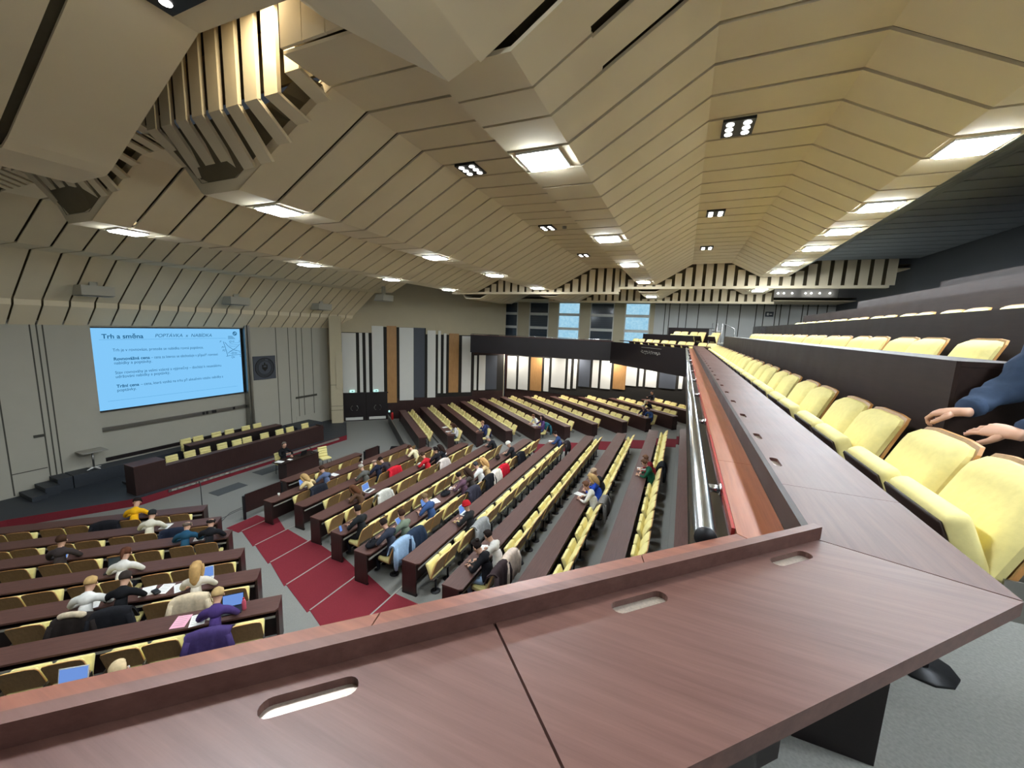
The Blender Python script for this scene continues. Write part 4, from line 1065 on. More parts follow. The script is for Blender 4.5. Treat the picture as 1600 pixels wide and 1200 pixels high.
# view test: inside the photographed frame and not hidden below the balcony
CAM_R = None
def seen(p, mx=60):
    v = p+Vector((0,0,.8))-Vector((0,0,CZ)); q = CAMM @ v
    if q.z < .3: return False
    x = 800+612.95*q.x/q.z; y = 600+612.95*q.y/q.z
    return -mx < x < 1600+mx and -50 < y < 1250
def vis_hall(p):
    if not seen(p, 25): return False
    v = p+Vector((0,0,.9-CZ)); q = CAMM @ v
    x = 800+612.95*q.x/q.z; y = 600+612.95*q.y/q.z
    if x > 1082: return False
    # line of the near ledge hiding what lies below it
    return y < 1110-.2607*x+40
YAW, PIT, ROL = .4070, .1466, .0356
def cam_matrix():
    f_ = Vector((-sin(YAW)*cos(PIT), cos(YAW)*cos(PIT), -sin(PIT))); r_ = Vector((cos(YAW), sin(YAW), 0)); u_ = r_.cross(f_)
    c, s = cos(ROL), sin(ROL)
    rx = r_*c+u_*s; uy = u_*c-r_*s
    return rx, uy, f_
rx, uy, f_ = cam_matrix()
CAMM = Matrix((rx, -uy, f_))
cam = bpy.data.cameras.new('camera'); cam.sensor_width = 36; cam.lens = 612.95/1600*36; cam.clip_start = .05; cam.clip_end = 200
co = bpy.data.objects.new('camera', cam); COL.objects.link(co)
mw = Matrix((rx, uy, -f_)).transposed().to_4x4(); mw.translation = (0, 0, CZ); co.matrix_world = mw
scene.camera = co

place_row('L', 6, LEFT0[6], LEFT1[6], vis_hall, 3)
for i in range(1, 7): place_row('L', i-1, LEFT0[i-1], LEFT1[i-1], vis_hall, 1)
for i in range(0, 10): place_row('C', i, CEN[i][0], CEN[i][1], vis_hall, 2 if i else 2)
for i in range(0, 8): place_row('F', i, FARR[i][0], FARR[i][1], vis_hall, 3)
for i in range(8, 11): place_row('F', i, FARR[i][0], FARR[i][1], vis_hall, 3)
if rest.v: rest.obj('folding_chair', label='remaining small yellow chairs in the back rows of the far block', cat='chair', kind='stuff')
print('hall chairs', HCH, 'rest faces', len(rest.f))

# balcony chairs
def yrow(y_start, y_end, step=1.1): 
    out = []; y = y_start
    while y < y_end: out += [y, y+.48]; y += step
    return out
k = 0
for q in [1.98]+[2.47, 3.07, 3.55]+yrow(4.19, FYC-1.6):
    k += 1
    chair(frame(1.20, q, BZ, 0), f'yellow folding chair in the first balcony row, {ORD[k]} from the corner', 'yellow chairs of the balcony', False, 1 if q < 9 else 2, name='balcony_chair')
k = 0
for q in [4.25]+yrow(4.95, 15.9):
    k += 1
    chair(frame(2.15, q, tierz[1], 0), f'yellow folding chair in the second balcony row, {ORD[k]} from its near end', 'yellow chairs of the balcony', False, 1 if q < 8 else 2, name='balcony_chair')
for r, (q0, q1) in ((2,(4.4,14.8)),):
    k = 0
    for q in yrow(q0, q1):
        k += 1
        chair(frame(X2+BP*(r-1)+.80, q, tierz[r], 0), f'yellow folding chair in the {ORD[r+1]} balcony row, {ORD[k]} from its near end', 'yellow chairs of the balcony', False, 2, name='balcony_chair')
k = 0
for s in [.1,.6]+[1.3,1.78,2.4,2.88,3.5,3.98,4.6,5.08]:
    k += 1; chair(FT(s, .45, BZ), f'yellow folding chair in the first far-arm row, {ORD[k]} from the rail corner', 'yellow chairs of the far balcony arm', False, 2, name='balcony_chair')
k = 0
for s in [1.15,1.95,2.43,3.05,3.53]:
    k += 1; chair(FT(s, 1.80, fz[1]), f'yellow folding chair in the second far-arm row, {ORD[k]} from the rail corner', 'yellow chairs of the far balcony arm', False, 2, name='balcony_chair')
for p in PEOPLE:
    T = row_frame(p['bank'], p['row']) @ Matrix.Translation((.80-p['back'], p['seat'], 0)) @ Matrix.Rotation(radians(p['turn']), 4, 'Z')
    person(T, p['pose'], p['hair'], p['hairc'], p['top'], p['bottom'], p['label'], sleeves=p['extra'] != 'bare')
# ------------------------------------------------------------------ things on the desks
def on_desk(bank, i, t, dx, rot=0., dz=.751): return row_frame(bank, i) @ Matrix.Translation((max(.03,min(.33,dx)), t, dz)) @ Matrix.Rotation(radians(rot), 4, 'Z')
def where(bank, i): return f'on the {ORD[i+1]} {BN[bank]} desk'
def laptop(T, label, dark=True, glow=True, name='laptop'):
    t = thing(name, label, 'laptop', T); c = 'black_plastic' if dark else 'white_plastic'
    m = MB(); m.box(-.11,.11,-.16,.16,0,.014,c); m.obj('base', t)
    m = MB(); m.box(-.06,.05,-.14,.14,.0142,.017,'dark_metal'); m.obj('keyboard', t)
    Ts = Matrix.Translation((-.108,0,.012)) @ Matrix.Rotation(radians(-14), 4, 'Y')
    m = MB(); m.box(-.012,-.002,-.16,.16,0,.21,c,T=Ts); s = m.obj('lid', t)
    m = MB(); m.box(-.0018,-.0005,-.15,.15,.012,.2,'laptop_glow' if glow else 'dark_glass',T=Ts); m.obj('display', s)
    return t
for bank, i, t, dx, dark, glow, lab in (('L',3,-4.78,.16,True,False,'open black laptop on the fourth left-hand desk'),('L',4,-2.92,.14,False,True,'laptop with blue screen before the long-haired blond person'),
    ('L',5,-2.12,.18,True,True,'dark laptop with lit screen beside a pink bottle'),('L',6,-3.62,.14,False,True,'laptop lid showing above the near ledge board at left'),
    ('C',1,8.92,.16,False,True,'laptop with blue screen on the second centre desk'),('C',3,9.1,.16,False,True,'white laptop before the brown-haired bent person'),
    ('C',5,8.62,.16,True,True,'dark laptop with blue screen beside the blue shirt'),('C',6,8.5,.16,False,True,'laptop with blue screen in front of the red woolly hat')):
    laptop(on_desk(bank,i,t,dx,random.uniform(-8,8)), lab, dark, glow)
def sheet_(bank, i, t, dx, rot, label, w=.105, h=.148, mat='paper', cat='paper', name='paper_sheet', th=.0015, lines=True):
    o = MB(); o.box(-h,h,-w,w,0,th,mat)
    if lines:
        for k in range(5): o.box(-h*.75+k*h*.33,-h*.75+k*h*.33+.008,-w*.8,w*.6,th,th+.0004,'grey_lip')
    b = o.obj(name, label=label, cat=cat); b.matrix_local = on_desk(bank, i, t, dx, rot); return b
for bank,i,t,dx,r,lab in (('L',4,-3.78,.14,8,'white sheet with print between black T-shirt and blond laptop user'),('L',4,-3.52,.16,-12,'white sheet half over another beside the black T-shirt'),('L',4,-3.25,.2,20,'white sheet lying left of the blue-screened laptop'),
    ('L',4,-4.52,.26,14,'white sheet between white jacket and black T-shirt'),('L',5,-2.58,.24,8,'white sheet with pink marks before the purple hooded top'),('L',5,-2.3,.2,-25,'white sheet standing at the elbow of the purple hooded top'),
    ('L',2,-3.74,.2,5,'open white sheet between teal shirt and black jacket'),('L',1,-4.85,.2,-8,'white sheet on the desk by the cream hooded top'),
    ('C',2,10.2,.12,5,'white sheet by the white-haired person'),('C',2,10.85,.2,30,'white sheet right of the navy jacket'),('C',3,11.9,.13,10,'spread white sheets before the red top'),('C',5,8.98,.14,-30,'white sheet right of the blue shirt'),
    ('C',5,9.98,.16,20,'white sheet before the plum checked coat'),('C',7,7.05,.06,25,'white sheet before the black jumper'),('C',8,10.5,.08,-20,'white sheet in front of the cream jumper below the balcony'),('C',9,13.15,.2,10,'white sheet in front of the green jumper'),
    ('C',1,10.05,.2,0,'small white sheet right of the grey-blue shirt'),('C',3,13.3,.14,20,'white sheet at the far end of the fourth centre desk'),('C',6,16.0,.1,10,'white sheet before the dark-haired blue jacket'),
    ('F',1,20.5,.25,20,'white papers left of the long-haired far row person'),('F',1,19.6,.22,-15,'white sheet near the end of the second far desk'),('F',8,16.5,.25,0,'white sheet before the white-haired person in polo shirt'),('F',8,15.95,.3,10,'white sheet before the blue checked shirt'),('F',4,18.0,.25,5,'white sheet before the white hooded top in the far block')):
    sheet_(bank,i,t,dx,r,lab)
sheet_('L',5,-2.82,.2,-5,'pink printed sheet on the nearest left-hand desk',mat='pink_paper')
sheet_('C',6,8.0,.16,15,'yellow notepad on the seventh centre desk',w=.06,h=.06,mat='yellow_cloth',name='notepad',cat='notepad',lines=False,th=.006)
sheet_('C',7,6.5,.2,-10,'black tablet lying on the desk by the black jumper',w=.09,h=.12,mat='black_plastic',name='tablet',cat='tablet',lines=False,th=.008)
sheet_('C',7,6.28,.24,-10,'black phone beside the black tablet',w=.035,h=.07,mat='black_plastic',name='phone',cat='phone',lines=False,th=.008)
sheet_('C',5,6.85,.12,70,'dark phone on the sixth centre desk',w=.035,h=.07,mat='black_plastic',name='phone',cat='phone',lines=False,th=.008)
sheet_('C',8,12.34,.12,20,'dark phone on the ninth centre desk',w=.05,h=.09,mat='black_plastic',name='phone',cat='phone',lines=False,th=.01)
sheet_('C',8,12.04,.12,15,'pink pencil case on the ninth centre desk',w=.11,h=.035,mat='pink_paper',name='pencil_case',cat='pencil case',lines=False,th=.04)
for bank,i,t,dx,lab,g in (('L',2,-6.25,.3,'tilted tablet held at the left edge',True),('C',5,7.5,.12,'pale tablet in the hands of the sage green shirt',True)):
    m = MB(); m.box(-.006,.006,-.12,.12,0,.17,'white_plastic'); tb_ = m.obj('tablet', label=lab, cat='tablet'); tb_.matrix_local = on_desk(bank,i,t,dx) @ Matrix.Rotation(radians(-35),4,'Y')
    m = MB(); m.box(.0062,.0075,-.112,.112,.01,.16,'laptop_glow'); m.obj('display', tb_)
m = MB(); m.box(-.004,.004,-.037,.037,0,.15,'black_plastic'); ph = m.obj('phone', label='lit phone held upright by the dark jacket at the aisle', cat='phone'); ph.matrix_local = on_desk('C',4,6.72,.22) @ Matrix.Rotation(radians(-20),4,'Y')
m = MB(); m.box(.0042,.0052,-.033,.033,.008,.142,'laptop_glow'); m.obj('display', ph)
def bottle(T, label, mat, cap='white_plastic', s=1.):
    t = thing('bottle', label, 'bottle', T)
    m = MB(); m.tube([(0,0,0),(0,0,.01),(0,0,.14*s),(0,0,.18*s),(0,0,.2*s)], [.03,.034,.034,.022,.014], mat, 12); m.obj('body', t)
    m = MB(); m.tube([(0,0,.2*s),(0,0,.22*s)], .016, cap, 10); m.obj('cap', t)
plain('pink_water', srgb(206,90,110), .2); plain('clear_water', srgb(140,146,158), .15)
bottle(on_desk('L',5,-1.93,.2), 'pink drink bottle beside the dark laptop', 'pink_water', 'red_paint')
bottle(on_desk('L',6,-2.95,.2), 'clear bottle just above the near ledge board', 'clear_water')
for bank,i,t,dx,lab in (('C',1,7.95,.12,'white paper cup at the near end of the second centre desk'),('C',1,11.4,.2,'small white cup on the second centre desk'),('C',8,11.7,.1,'turquoise cup on the ninth centre desk'),('F',2,18.75,.3,'white cup at the end of the third far desk')):
    m = MB(); m.tube([(0,0,0),(0,0,.085)], [.026,.036], 'white_plastic', 12); m.tube([(0,0,.085),(0,0,.092)], .037, 'white_plastic', 12); c = m.obj('paper_cup', label=lab, cat='cup'); c.matrix_local = on_desk(bank,i,t,dx)
m = MB(); m.rbox(-.09,.09,-.05,.05,0,.04,.015,'dark_metal'); c = m.obj('glasses_case', label='dark case lying by the black T-shirt person', cat='case'); c.matrix_local = on_desk('L',4,-3.62,.24,40)
m = MB(); m.rbox(-.05,.05,-.035,.035,0,.04,.018,'white_plastic'); c = m.obj('computer_mouse', label='white mouse beside the laptop lid above the near ledge', cat='mouse'); c.matrix_local = on_desk('L',6,-3.92,.2)
def bag(T, label, rgb, sx=.13, sy=.19, sz=.16):
    t = thing('bag', label, 'bag', T); mat = cc(rgb); m = MB()
    m.ball((0,0,sz*.72), sx, sy, sz*.72, mat, 14, 8, fn=lambda p: Vector((p.x*(1+.12*sin(p.z*30+p.y*20)), p.y*(1+.08*sin(p.x*40)), p.z*(1+.1*sin(p.y*25))))); m.obj('body', t)
    m = MB(); m.tube([(0,-.08,sz*1.3),(.02,-.05,sz*1.3+.07),(.02,.05,sz*1.3+.07),(0,.08,sz*1.3)], .011, mat, 6); m.obj('strap', t)
bag(on_desk('C',5,6.40,.22), 'black rucksack lying at the near end of the sixth centre desk', BLK, .12, .2, .09)
bag(on_desk('C',5,9.45,.18), 'black bag lying on the sixth centre desk beside the plum coat', BLK, .12, .2, .08)
bag(on_desk('C',5,13.0,.2), 'dark bag standing before the pale cap person', (44,34,32), .09, .12, .12)
bag(row_frame('C',9) @ Matrix.Translation((.52,11.95,.002)), 'black round bag on the floor below the green jumper', BLK, .15, .2, .2)
# coats hung over chair backs
def coat(T, label, rgb, long_=.45, w=.27, name='coat', hood=None, seed=1):
    rnd = random.Random(seed); t = thing(name, label, 'coat', T); mat = cc(rgb, .3); nu, nv = 14, 16; m = MB()
    prof = [(-.17,.62),(-.14,.72),(-.10,.83),(-.055,.90),(-.01,.925),(.03,.90),(.06,.80),(.075,.68),(.08,.925-long_)]
    ph = [rnd.uniform(0,6) for _ in range(4)]
    def pt(u, v, off):
        k = v*(len(prof)-1); i = min(int(k), len(prof)-2); f = k-i; x = prof[i][0]*(1-f)+prof[i+1][0]*f; z = prof[i][1]*(1-f)+prof[i+1][1]*f
        wob = .018*sin(u*9+ph[0]+v*3)+.012*sin(u*17+ph[1])
        sgn = -1 if v < .5 else 1
        ww = w*(1+.12*v+.08*sin(v*7+ph[2]))
        z -= .05*abs(u)**2*(1 if .3 < v < .7 else .3)
        x += sgn*(wob*(abs(v-.5)*2)+off); z += off*(1-abs(v-.5)*2)
        return (x, u*ww, z)
    vs = []; fs = []
    for off in (.006, .034):
        for a in range(nv+1):
            for b in range(nu+1): vs.append(pt(-1+2*b/nu, a/nv, off))
    n1 = (nv+1)*(nu+1); W = nu+1
    for a in range(nv):
        for b in range(nu):
            q = (a*W+b, a*W+b+1, (a+1)*W+b+1, (a+1)*W+b); fs.append(q[::-1]); fs.append(tuple(n1+k for k in q))
    for a in range(nv):
        for b in (0, nu): q = (a*W+b, (a+1)*W+b, n1+(a+1)*W+b, n1+a*W+b); fs.append(q if b == 0 else q[::-1])
    for b in range(nu):
        for a in (0, nv): q = (a*W+b, a*W+b+1, n1+a*W+b+1, n1+a*W+b); fs.append(q if a == 0 else q[::-1])
    m.add(vs, fs, mat, True); m.obj('shell', t)
    for s in (1,-1):
        m = MB(); m.tube([(.05,s*w*.95,.84),(.085,s*w*1.12,.66),(.09,s*w*1.1,.46),(.08,s*w*1.05,.36)], [.05,.055,.05,.038], mat, 8); m.obj('sleeve', t)
    if hood:
        m = MB(); m.tube([(.03+.03*cos(k*pi/8),.17*cos(k*pi/8),.93+.05*sin(k*pi/8)) for k in range(9)], [.03]+[.05]*7+[.03], cc(hood,.5), 10); m.obj('hood_trim', t)
    return t
COATS = [('L',0,-6.6,(30,30,34),'dark coat over the chair left of the yellow jacket',.35,None),('L',1,-4.6,(34,40,56),'dark navy coat over the chair right of the cream hooded top',.35,None),
 ('L',4,-4.45,(44,38,36),'dark coat with pale fur hood behind the white jacket',.4,(206,190,164)),('L',4,-3.98,(32,32,36),'dark coat over the chair of the black T-shirt person',.4,None),('L',4,-2.95,(214,196,166),'beige coat over the chair of the long-haired blond person',.45,None),('L',5,-2.22,(70,56,104),'purple hooded jacket over the nearest occupied left-hand chair',.3,None),
 ('C',1,8.6,(38,40,48),'dark coat over the chair of the bent blond person',.4,None),('C',2,11.1,(206,38,52),'red coat over a chair in the third centre row',.4,None),('C',3,9.15,(206,202,190),'pale grey coat over a chair right of the white laptop',.4,None),
 ('C',3,12.5,(214,200,190),'pale coat over the chair behind the black top',.4,None),('C',5,6.15,(150,176,204),'pale denim jacket over the end chair of the sixth centre row',.5,None),('C',5,7.3,(42,54,72),'dark blue coat over the chair of the sage green shirt',.45,None),
 ('C',6,8.22,(150,150,148),'black and white coat over the chair of the red woolly hat',.45,None),('C',5,9.9,(56,54,64),'dark grey coat over the chair of the plum coat person',.45,None),('C',5,11.0,(28,28,32),'black puffy coat over the chair of the white hooded top',.45,None),
 ('C',5,11.55,(232,220,204),'cream fleece coat over the chair of the blond person',.45,None),('C',5,12.05,(186,28,44),'red coat over a chair in the sixth centre row',.4,None),('C',7,6.2,(62,50,52),'dark brown coat over the end chair of the eighth centre row',.45,None),
 ('C',7,6.95,(226,206,190),'cream quilted coat over a chair in the eighth centre row',.5,None),('C',8,10.2,(120,116,112),'black and white checked coat over a chair below the balcony',.5,None),('C',9,13.35,(26,28,30),'black coat over a chair next to the green jumper',.45,None),
 ('C',5,13.55,(30,30,34),'black coat over the chair of the pale cap person',.4,None),('C',6,15.55,(52,44,44),'dark coat over the chair of the far blue jacket',.4,None),('F',2,18.9,(56,60,92),'navy coat over an end chair of the third far row',.4,None),('F',4,17.45,(46,96,106),'teal jacket on the lap side of the purple top',.35,None)]
for n, (bank, i, t, rgb, lab, L, hood) in enumerate(COATS):
    ppl = [p for p in PEOPLE if p['bank'] == bank and p['row'] == i]
    F = row_frame(bank, i)
    # chair actually standing there
    q = F.inverted()
    loc = [q @ c for c in CHAIRS]
    cand = [(abs(c.y-t), c.y) for c in loc if abs(c.x-.80) < .06 and abs(c.z) < .06]
    if not cand: continue
    best = min(cand)
    # the sheet folds over the back, a little behind the sitter
    coat(F @ Matrix.Translation((.815, best[1], -.0)), lab, rgb, L, hood=hood, seed=n)

# ------------------------------------------------------------------ stage furniture
def ribbed_chair(T, label, group):
    t = thing('conference_chair', label, 'chair', T, group)
    m = MB()
    for k in range(4): m.rbox(-.10+.022*k*.8-.0,-.03+.022*k*.8, -.2, .2, .47+.105*k, .575+.105*k, .022, 'yellow_cloth')
    m.obj('backrest', t)
    m = MB(); m.rbox(-.46,-.02,-.21,.21,.40,.47,.03,'yellow_cloth'); m.obj('seat', t)
    for sx, sy in ((-.42,-.18),(-.42,.18),(-.06,-.18),(-.06,.18)):
        m = MB(); m.tube([(sx*1.05,sy*1.08,0),(sx,sy,.40)], .012, 'dark_metal', 6); m.obj('leg', t)
    return t
R180 = Matrix.Rotation(pi, 4, 'Z')
t = thing('stage_desk', 'very long dark panelled desk along the front of the stage', 'desk', frame(-16.75, 6.62, .262))
m = MB(); m.box(-.03,0,0,7.7,.0,.80,'desk_front'); m.obj('front_panel', t)
m = MB(); m.box(-.5,-.031,.95,7.65,.70,.735,'desk_top'); m.obj('desktop', t)
m = MB(); m.box(-.62,-.031,0,.9,.0,1.02,'desk_front'); m.box(-.02,0,0,.9,.8,1.02,'desk_front'); m.box(-.63,.005,-.01,.91,1.02,1.04,'desk_top'); m.obj('end_cabinet', t)
m = MB(); m.box(-.5,-.031,7.66,7.70,.0,.80,'desk_front'); m.obj('end_panel', t)
for k, y in enumerate((7.55,8.1,8.7,9.25,9.9,10.5,10.95,11.75,12.5,13.05,13.9)):
    ribbed_chair(frame(-17.72+.12, y, .262) @ R180, f'yellow chair behind the long stage desk, {ORD[k+1]} from left', 'yellow chairs behind the long stage desk')
t = thing('stage_desk', 'shorter dark desk on the low platform behind the long stage desk', 'desk', frame(-18.1, 9.0, .422))
m = MB(); m.box(-.03,0,0,4.0,.0,.74,'black_panel'); m.obj('front_panel', t)
m = MB(); m.box(-.45,.0,-.02,4.02,.741,.77,'desk_top'); m.obj('desktop', t)
m = MB(); m.box(-.45,-.031,0,.04,.0,.74,'black_panel'); m.obj('end_panel', t)
for k, y in enumerate((9.25,9.72,10.45,11.0,11.75,12.3)):
    ribbed_chair(frame(-18.99+.06, y, .422) @ R180, f'yellow chair behind the shorter stage desk, {ORD[k+1]} from left', 'yellow chairs behind the shorter stage desk')
t = thing('side_table', 'small grey table on one thin leg on the stage platform', 'table', frame(-19.64, 6.65, .722))
m = MB(); m.rbox(-.3,.3,-.35,.35,.66,.69,.01,'grey_lip'); m.obj('table_top', t)
m = MB(); m.tube([(0,0,.02),(0,0,.66)], .03, 'metal', 10); m.obj('leg', t)
m = MB(); 
for a in (0,1,2,3): m.tube([(0,0,.05),(.24*cos(a*pi/2+.4),.24*sin(a*pi/2+.4),.015)], [.03,.015], 'white_plastic', 8)
m.obj('base', t)
# lecturer's desk
t = thing('lecture_desk', 'dark wooden desk of the seated lecturer before the first centre row', 'desk', frame(-14.1, 10.25, 0))
m = MB(); m.box(-.03,0,0,1.5,.0,.76,'desk_front'); m.obj('front_panel', t)
m = MB(); m.box(-.55,.02,-.25,1.52,.76,.79,'dark_panel'); m.obj('desktop', t)
for y in (.0,1.46): m = MB(); m.box(-.5,-.031,y,y+.04,.0,.759,'desk_front'); m.obj('end_panel', t)
lc = ribbed_chair(frame(-15.25, 10.75, 0) @ R180, 'yellow chair with the lecturer sitting on it', 'loose yellow chairs')
ribbed_chair(frame(-14.35, 12.15, 0) @ Matrix.Rotation(radians(165),4,'Z'), 'empty yellow chair right of the lecture desk', 'loose yellow chairs')
person(frame(-15.2, 10.75, .03) @ R180, 'talk', 'short', (110,100,92), (28,28,30), DK, 'lecturer in black clothes with glasses sitting at the front desk')
def put(mb, name, T, label, cat): o = mb.obj(name, label=label, cat=cat); o.matrix_local = T; return o
m = MB(); m.box(-.15,.15,-.11,.11,0,.004,'paper'); put(m, 'paper_sheet', frame(-14.4,10.18,.792,.3), 'white sheet at the left end of the lecture desk', 'paper')
m = MB(); m.box(-.1,.1,-.07,.07,0,.004,'paper'); put(m, 'paper_sheet', frame(-14.3,10.55,.792,.1), 'white sheet in front of the lecturer', 'paper')
lp = laptop(frame(-14.4,11.15,.792) @ Matrix.Rotation(radians(190),4,'Z'), 'open dark laptop beside the lecturer', True, False)
t = thing('microphone', 'thin desk microphone on the lecture desk', 'microphone', frame(-14.25,11.55,.791))
m = MB(); m.tube([(0,0,0),(0,0,.02)], .06, 'black_plastic', 10); m.obj('base', t)
m = MB(); m.tube([(0,0,.02),(-.02,-.02,.18),(-.12,-.06,.3)], .008, 'dark_metal', 6); m.ball((-.13,-.065,.31), .02,.02,.02, 'black_plastic', 8, 6); m.obj('gooseneck', t)
t = thing('microphone_stand', 'thin black microphone stand on the grey floor by the left desks', 'stand', frame(-13.9,7.1,0))
m = MB(); m.tube([(0,0,.02),(0,0,1.05)], .012, 'dark_metal', 8); m.obj('pole', t)
m = MB(); m.tube([(0,0,1.05),(-.1,.03,1.12)], .012, 'dark_metal', 6); m.ball((-.12,.035,1.13),.025,.025,.025,'black_plastic',8,6); m.obj('microphone', t)
m = MB()
for a in range(3): m.tube([(0,0,.06),(.25*cos(a*2.1),.25*sin(a*2.1),.01)], .009, 'dark_metal', 6)
m.obj('foot', t)
m = MB(); m.tube([(-13.8,7.2,.008),(-13.5,7.0,.008),(-13.2,7.3,.008),(-13.3,7.9,.008),(-13.05,8.3,.008),(-13.4,8.05,.008),(-13.35,7.6,.008),(-13.0,7.15,.008),(-12.9,6.95,.008)], .008, 'black_plastic', 5)
m.obj('cable', label='thin black cable lying in loops on the floor by the microphone stand', cat='cable')
for k, (pts, lab) in enumerate((([(-15.6,8.2),(-15.02,8.2),(-15.06,9.3),(-15.64,9.3)],'dark floor mat left of the lecture desk'),([(-16.2,10.2),(-15.55,10.2),(-15.55,11.4),(-16.2,11.4)],'dark floor mat between stage and lecture desk'),([(-15.6,12.3),(-15.0,12.3),(-15.0,13.2),(-15.6,13.2)],'dark floor mat behind the empty yellow chair'))):
    m = MB(); m.prism(pts, .001, .008, 'carpet_dark'); m.obj('floor_mat', label=lab, cat='mat', group='dark floor mats')
# black bag at the end of the far screen, green-lit box on the screen post
m = MB(); m.rbox(-.25,.25,-.3,.3,0,.3,.08,'cloth_black'); put(m,'bag',frame(-12.75,15.1,0,.6),'black bag on the floor where centre and far desks meet','bag')
m = MB(); m.box(-.06,.06,-.06,.06,0,.75,'dark_metal'); m.box(-.05,.05,-.05,.05,.75,.86,'exit_green'); put(m,'floor_post',frame(-16.95,19.55,0,.7),'short post with pale lit top at the front of the far block','post')

# ------------------------------------------------------------------ projection screen with its slide
sy0, sy1, sz0, sz1 = 7.16, 12.52, 2.74, 5.88; W_, H_ = sy1-sy0, sz1-sz0
sc_ = thing('projection_screen', 'bright blue projected slide with text on the wall screen', 'screen', Matrix(((0,0,1,SX-.13),(1,0,0,sy0),(0,1,0,sz0),(0,0,0,1))))
# local x along the slide, local y up, local z towards the hall
m = MB(); m.box(-.05,W_+.05,-.05,H_+.05,-.06,-.002,'black_plastic'); m.obj('screen_frame', sc_)
m = MB(); m.box(0,W_,0,H_,-.002,0,'slide_blue'); m.obj('slide', sc_)
def text(s, u, v, h, parent, name, mat='slide_ink', width=None, bold=0., shear=0., z=.002):
    c = bpy.data.curves.new(name, 'FONT'); c.body = s; c.size = 1; c.offset = bold; c.shear = shear
    o = bpy.data.objects.new(name, c); COL.objects.link(o)
    dg = bpy.context.evaluated_depsgraph_get(); me = bpy.data.meshes.new_from_object(o.evaluated_get(dg)); bpy.data.objects.remove(o)
    xs = [v_.co.x for v_ in me.vertices]; w0 = max(xs)-min(xs)
    sx = h if width is None else width*W_/w0
    me.transform(Matrix.Diagonal((sx, h, 1, 1))); me.materials.clear(); me.materials.append(M(mat))
    ob = link(name, me, parent); ob.location = (u*W_, (1-v)*H_, z); return ob
text('Trh a směna', .055, .125, .24, sc_, 'slide_heading', width=.235, bold=.02)
text('POPTÁVKA  x  NABÍDKA', .36, .115, .2, sc_, 'handwriting', width=.40, shear=.25)
B1 = [('Trh je v rovnováze, protože se nabídka rovná poptávce.', .105, .285, .585),('nabídky a poptávky.', .105, .445, .22),('Stav rovnováhy je velmi vzácný a výjimečný – dochází k neustálému', .105, .565, .715),('udržování nabídky a poptávky.', .105, .615, .33),('poptávky.', .105, .785, .11)]
for s, u, v, w in B1: text(s, u, v, .165, sc_, 'slide_text', width=w)
text('Rovnovážná cena', .105, .395, .165, sc_, 'slide_text', width=.21, bold=.025); text('– cena za kterou se obchoduje v případě rovnosti', .325, .395, .165, sc_, 'slide_text', width=.475)
text('Tržní cena', .105, .735, .165, sc_, 'slide_text', width=.13, bold=.025); text('– cena, která vzniká na trhu při aktuálním vztahu nabídky a', .245, .735, .165, sc_, 'slide_text', width=.585)
m = MB(); m.box(.04*W_,.88*W_,.858*H_,.862*H_,.001,.002,'slide_mid'); m.box(.05*W_,.95*W_,.105*H_,.109*H_,.001,.002,'slide_mid'); m.obj('slide_rule', sc_)
m = MB(); m.tube([(.955*W_,.93*H_,.001),(.955*W_,.93*H_,.003)], .1, 'slide_ink', 24); m.tube([(.955*W_,.93*H_,.003),(.955*W_,.93*H_,.0042)], .062, 'slide_blue', 20); m.box(.945*W_,.955*W_,.93*H_-.0,.93*H_+.05,.0042,.005,'slide_ink'); m.box(.953*W_,.963*W_,.93*H_-.05,.93*H_,.0042,.005,'slide_ink')
for k in range(3): m.box(.895*W_,(.935+.01*k)*W_,(.885-.018*k)*H_,(.892-.018*k)*H_,.001,.002,'slide_ink')
m.obj('slide_logo', sc_)
m = MB()
def ln(pts, r=.009): m.tube([(u*W_,(1-v)*H_,.004) for u, v in pts], r, 'slide_ink', 5)
ln([(.852,.19),(.865,.27),(.875,.35),(.882,.415)]); ln([(.87,.415),(.93,.40),(.995,.395)]); ln([(.865,.20),(.89,.26),(.93,.315),(.985,.345)]); ln([(.885,.37),(.92,.33),(.96,.29),(.992,.235)])
for a in ((.9,.225),(.985,.21)),((.895,.25),(.975,.24)),((.895,.275),(.965,.265)),((.9,.34),(.965,.335)),((.9,.375),(.975,.37)): ln(a, .004)
m.obj('sketched_graph', sc_)
for s, u, v in (('P',.822,.205),('P1',.835,.29),('P2',.84,.34),('Q>S',.90,.205),('S',.985,.205),('D',.985,.37),('D>S',.915,.385),('Q',.985,.43),('Qe',.91,.445)): text(s, u, v, .13, sc_, 'handwriting', shear=.2)
# round crest on a dark square plaque
pq = thing('crest_plaque', 'dark square plaque with a round crest right of the projection screen', 'plaque', Matrix(((0,0,1,SX),(1,0,0,13.0),(0,1,0,3.3),(0,0,0,1))))
m = MB(); m.box(-.02,1.17,-.02,1.20,.002,.04,'slate_panel'); m.obj('board', pq)
m = MB()
for r, w in ((.50,.02),(.36,.012)): m.tube([(.575+r*cos(k*pi/20),.59+r*sin(k*pi/20),.042) for k in range(41)], w, 'gap_dark', 6)
for k in range(34):
    a = k*2*pi/36; m.box(-.018,.018,.395,.465,.040,.046,'gap_dark',T=Matrix.Translation((.575,.59,0)) @ Matrix.Rotation(a,4,'Z'))
m.prism([(.43,.75),(.72,.75),(.72,.55),(.575,.40),(.43,.55)], .040, .05, 'gap_dark'); m.box(.5,.65,.62,.7,.05,.056,'slate_panel'); m.tube([(.575,.75,.044),(.575,.86,.044)], .03, 'gap_dark', 6)
m.obj('crest', pq)
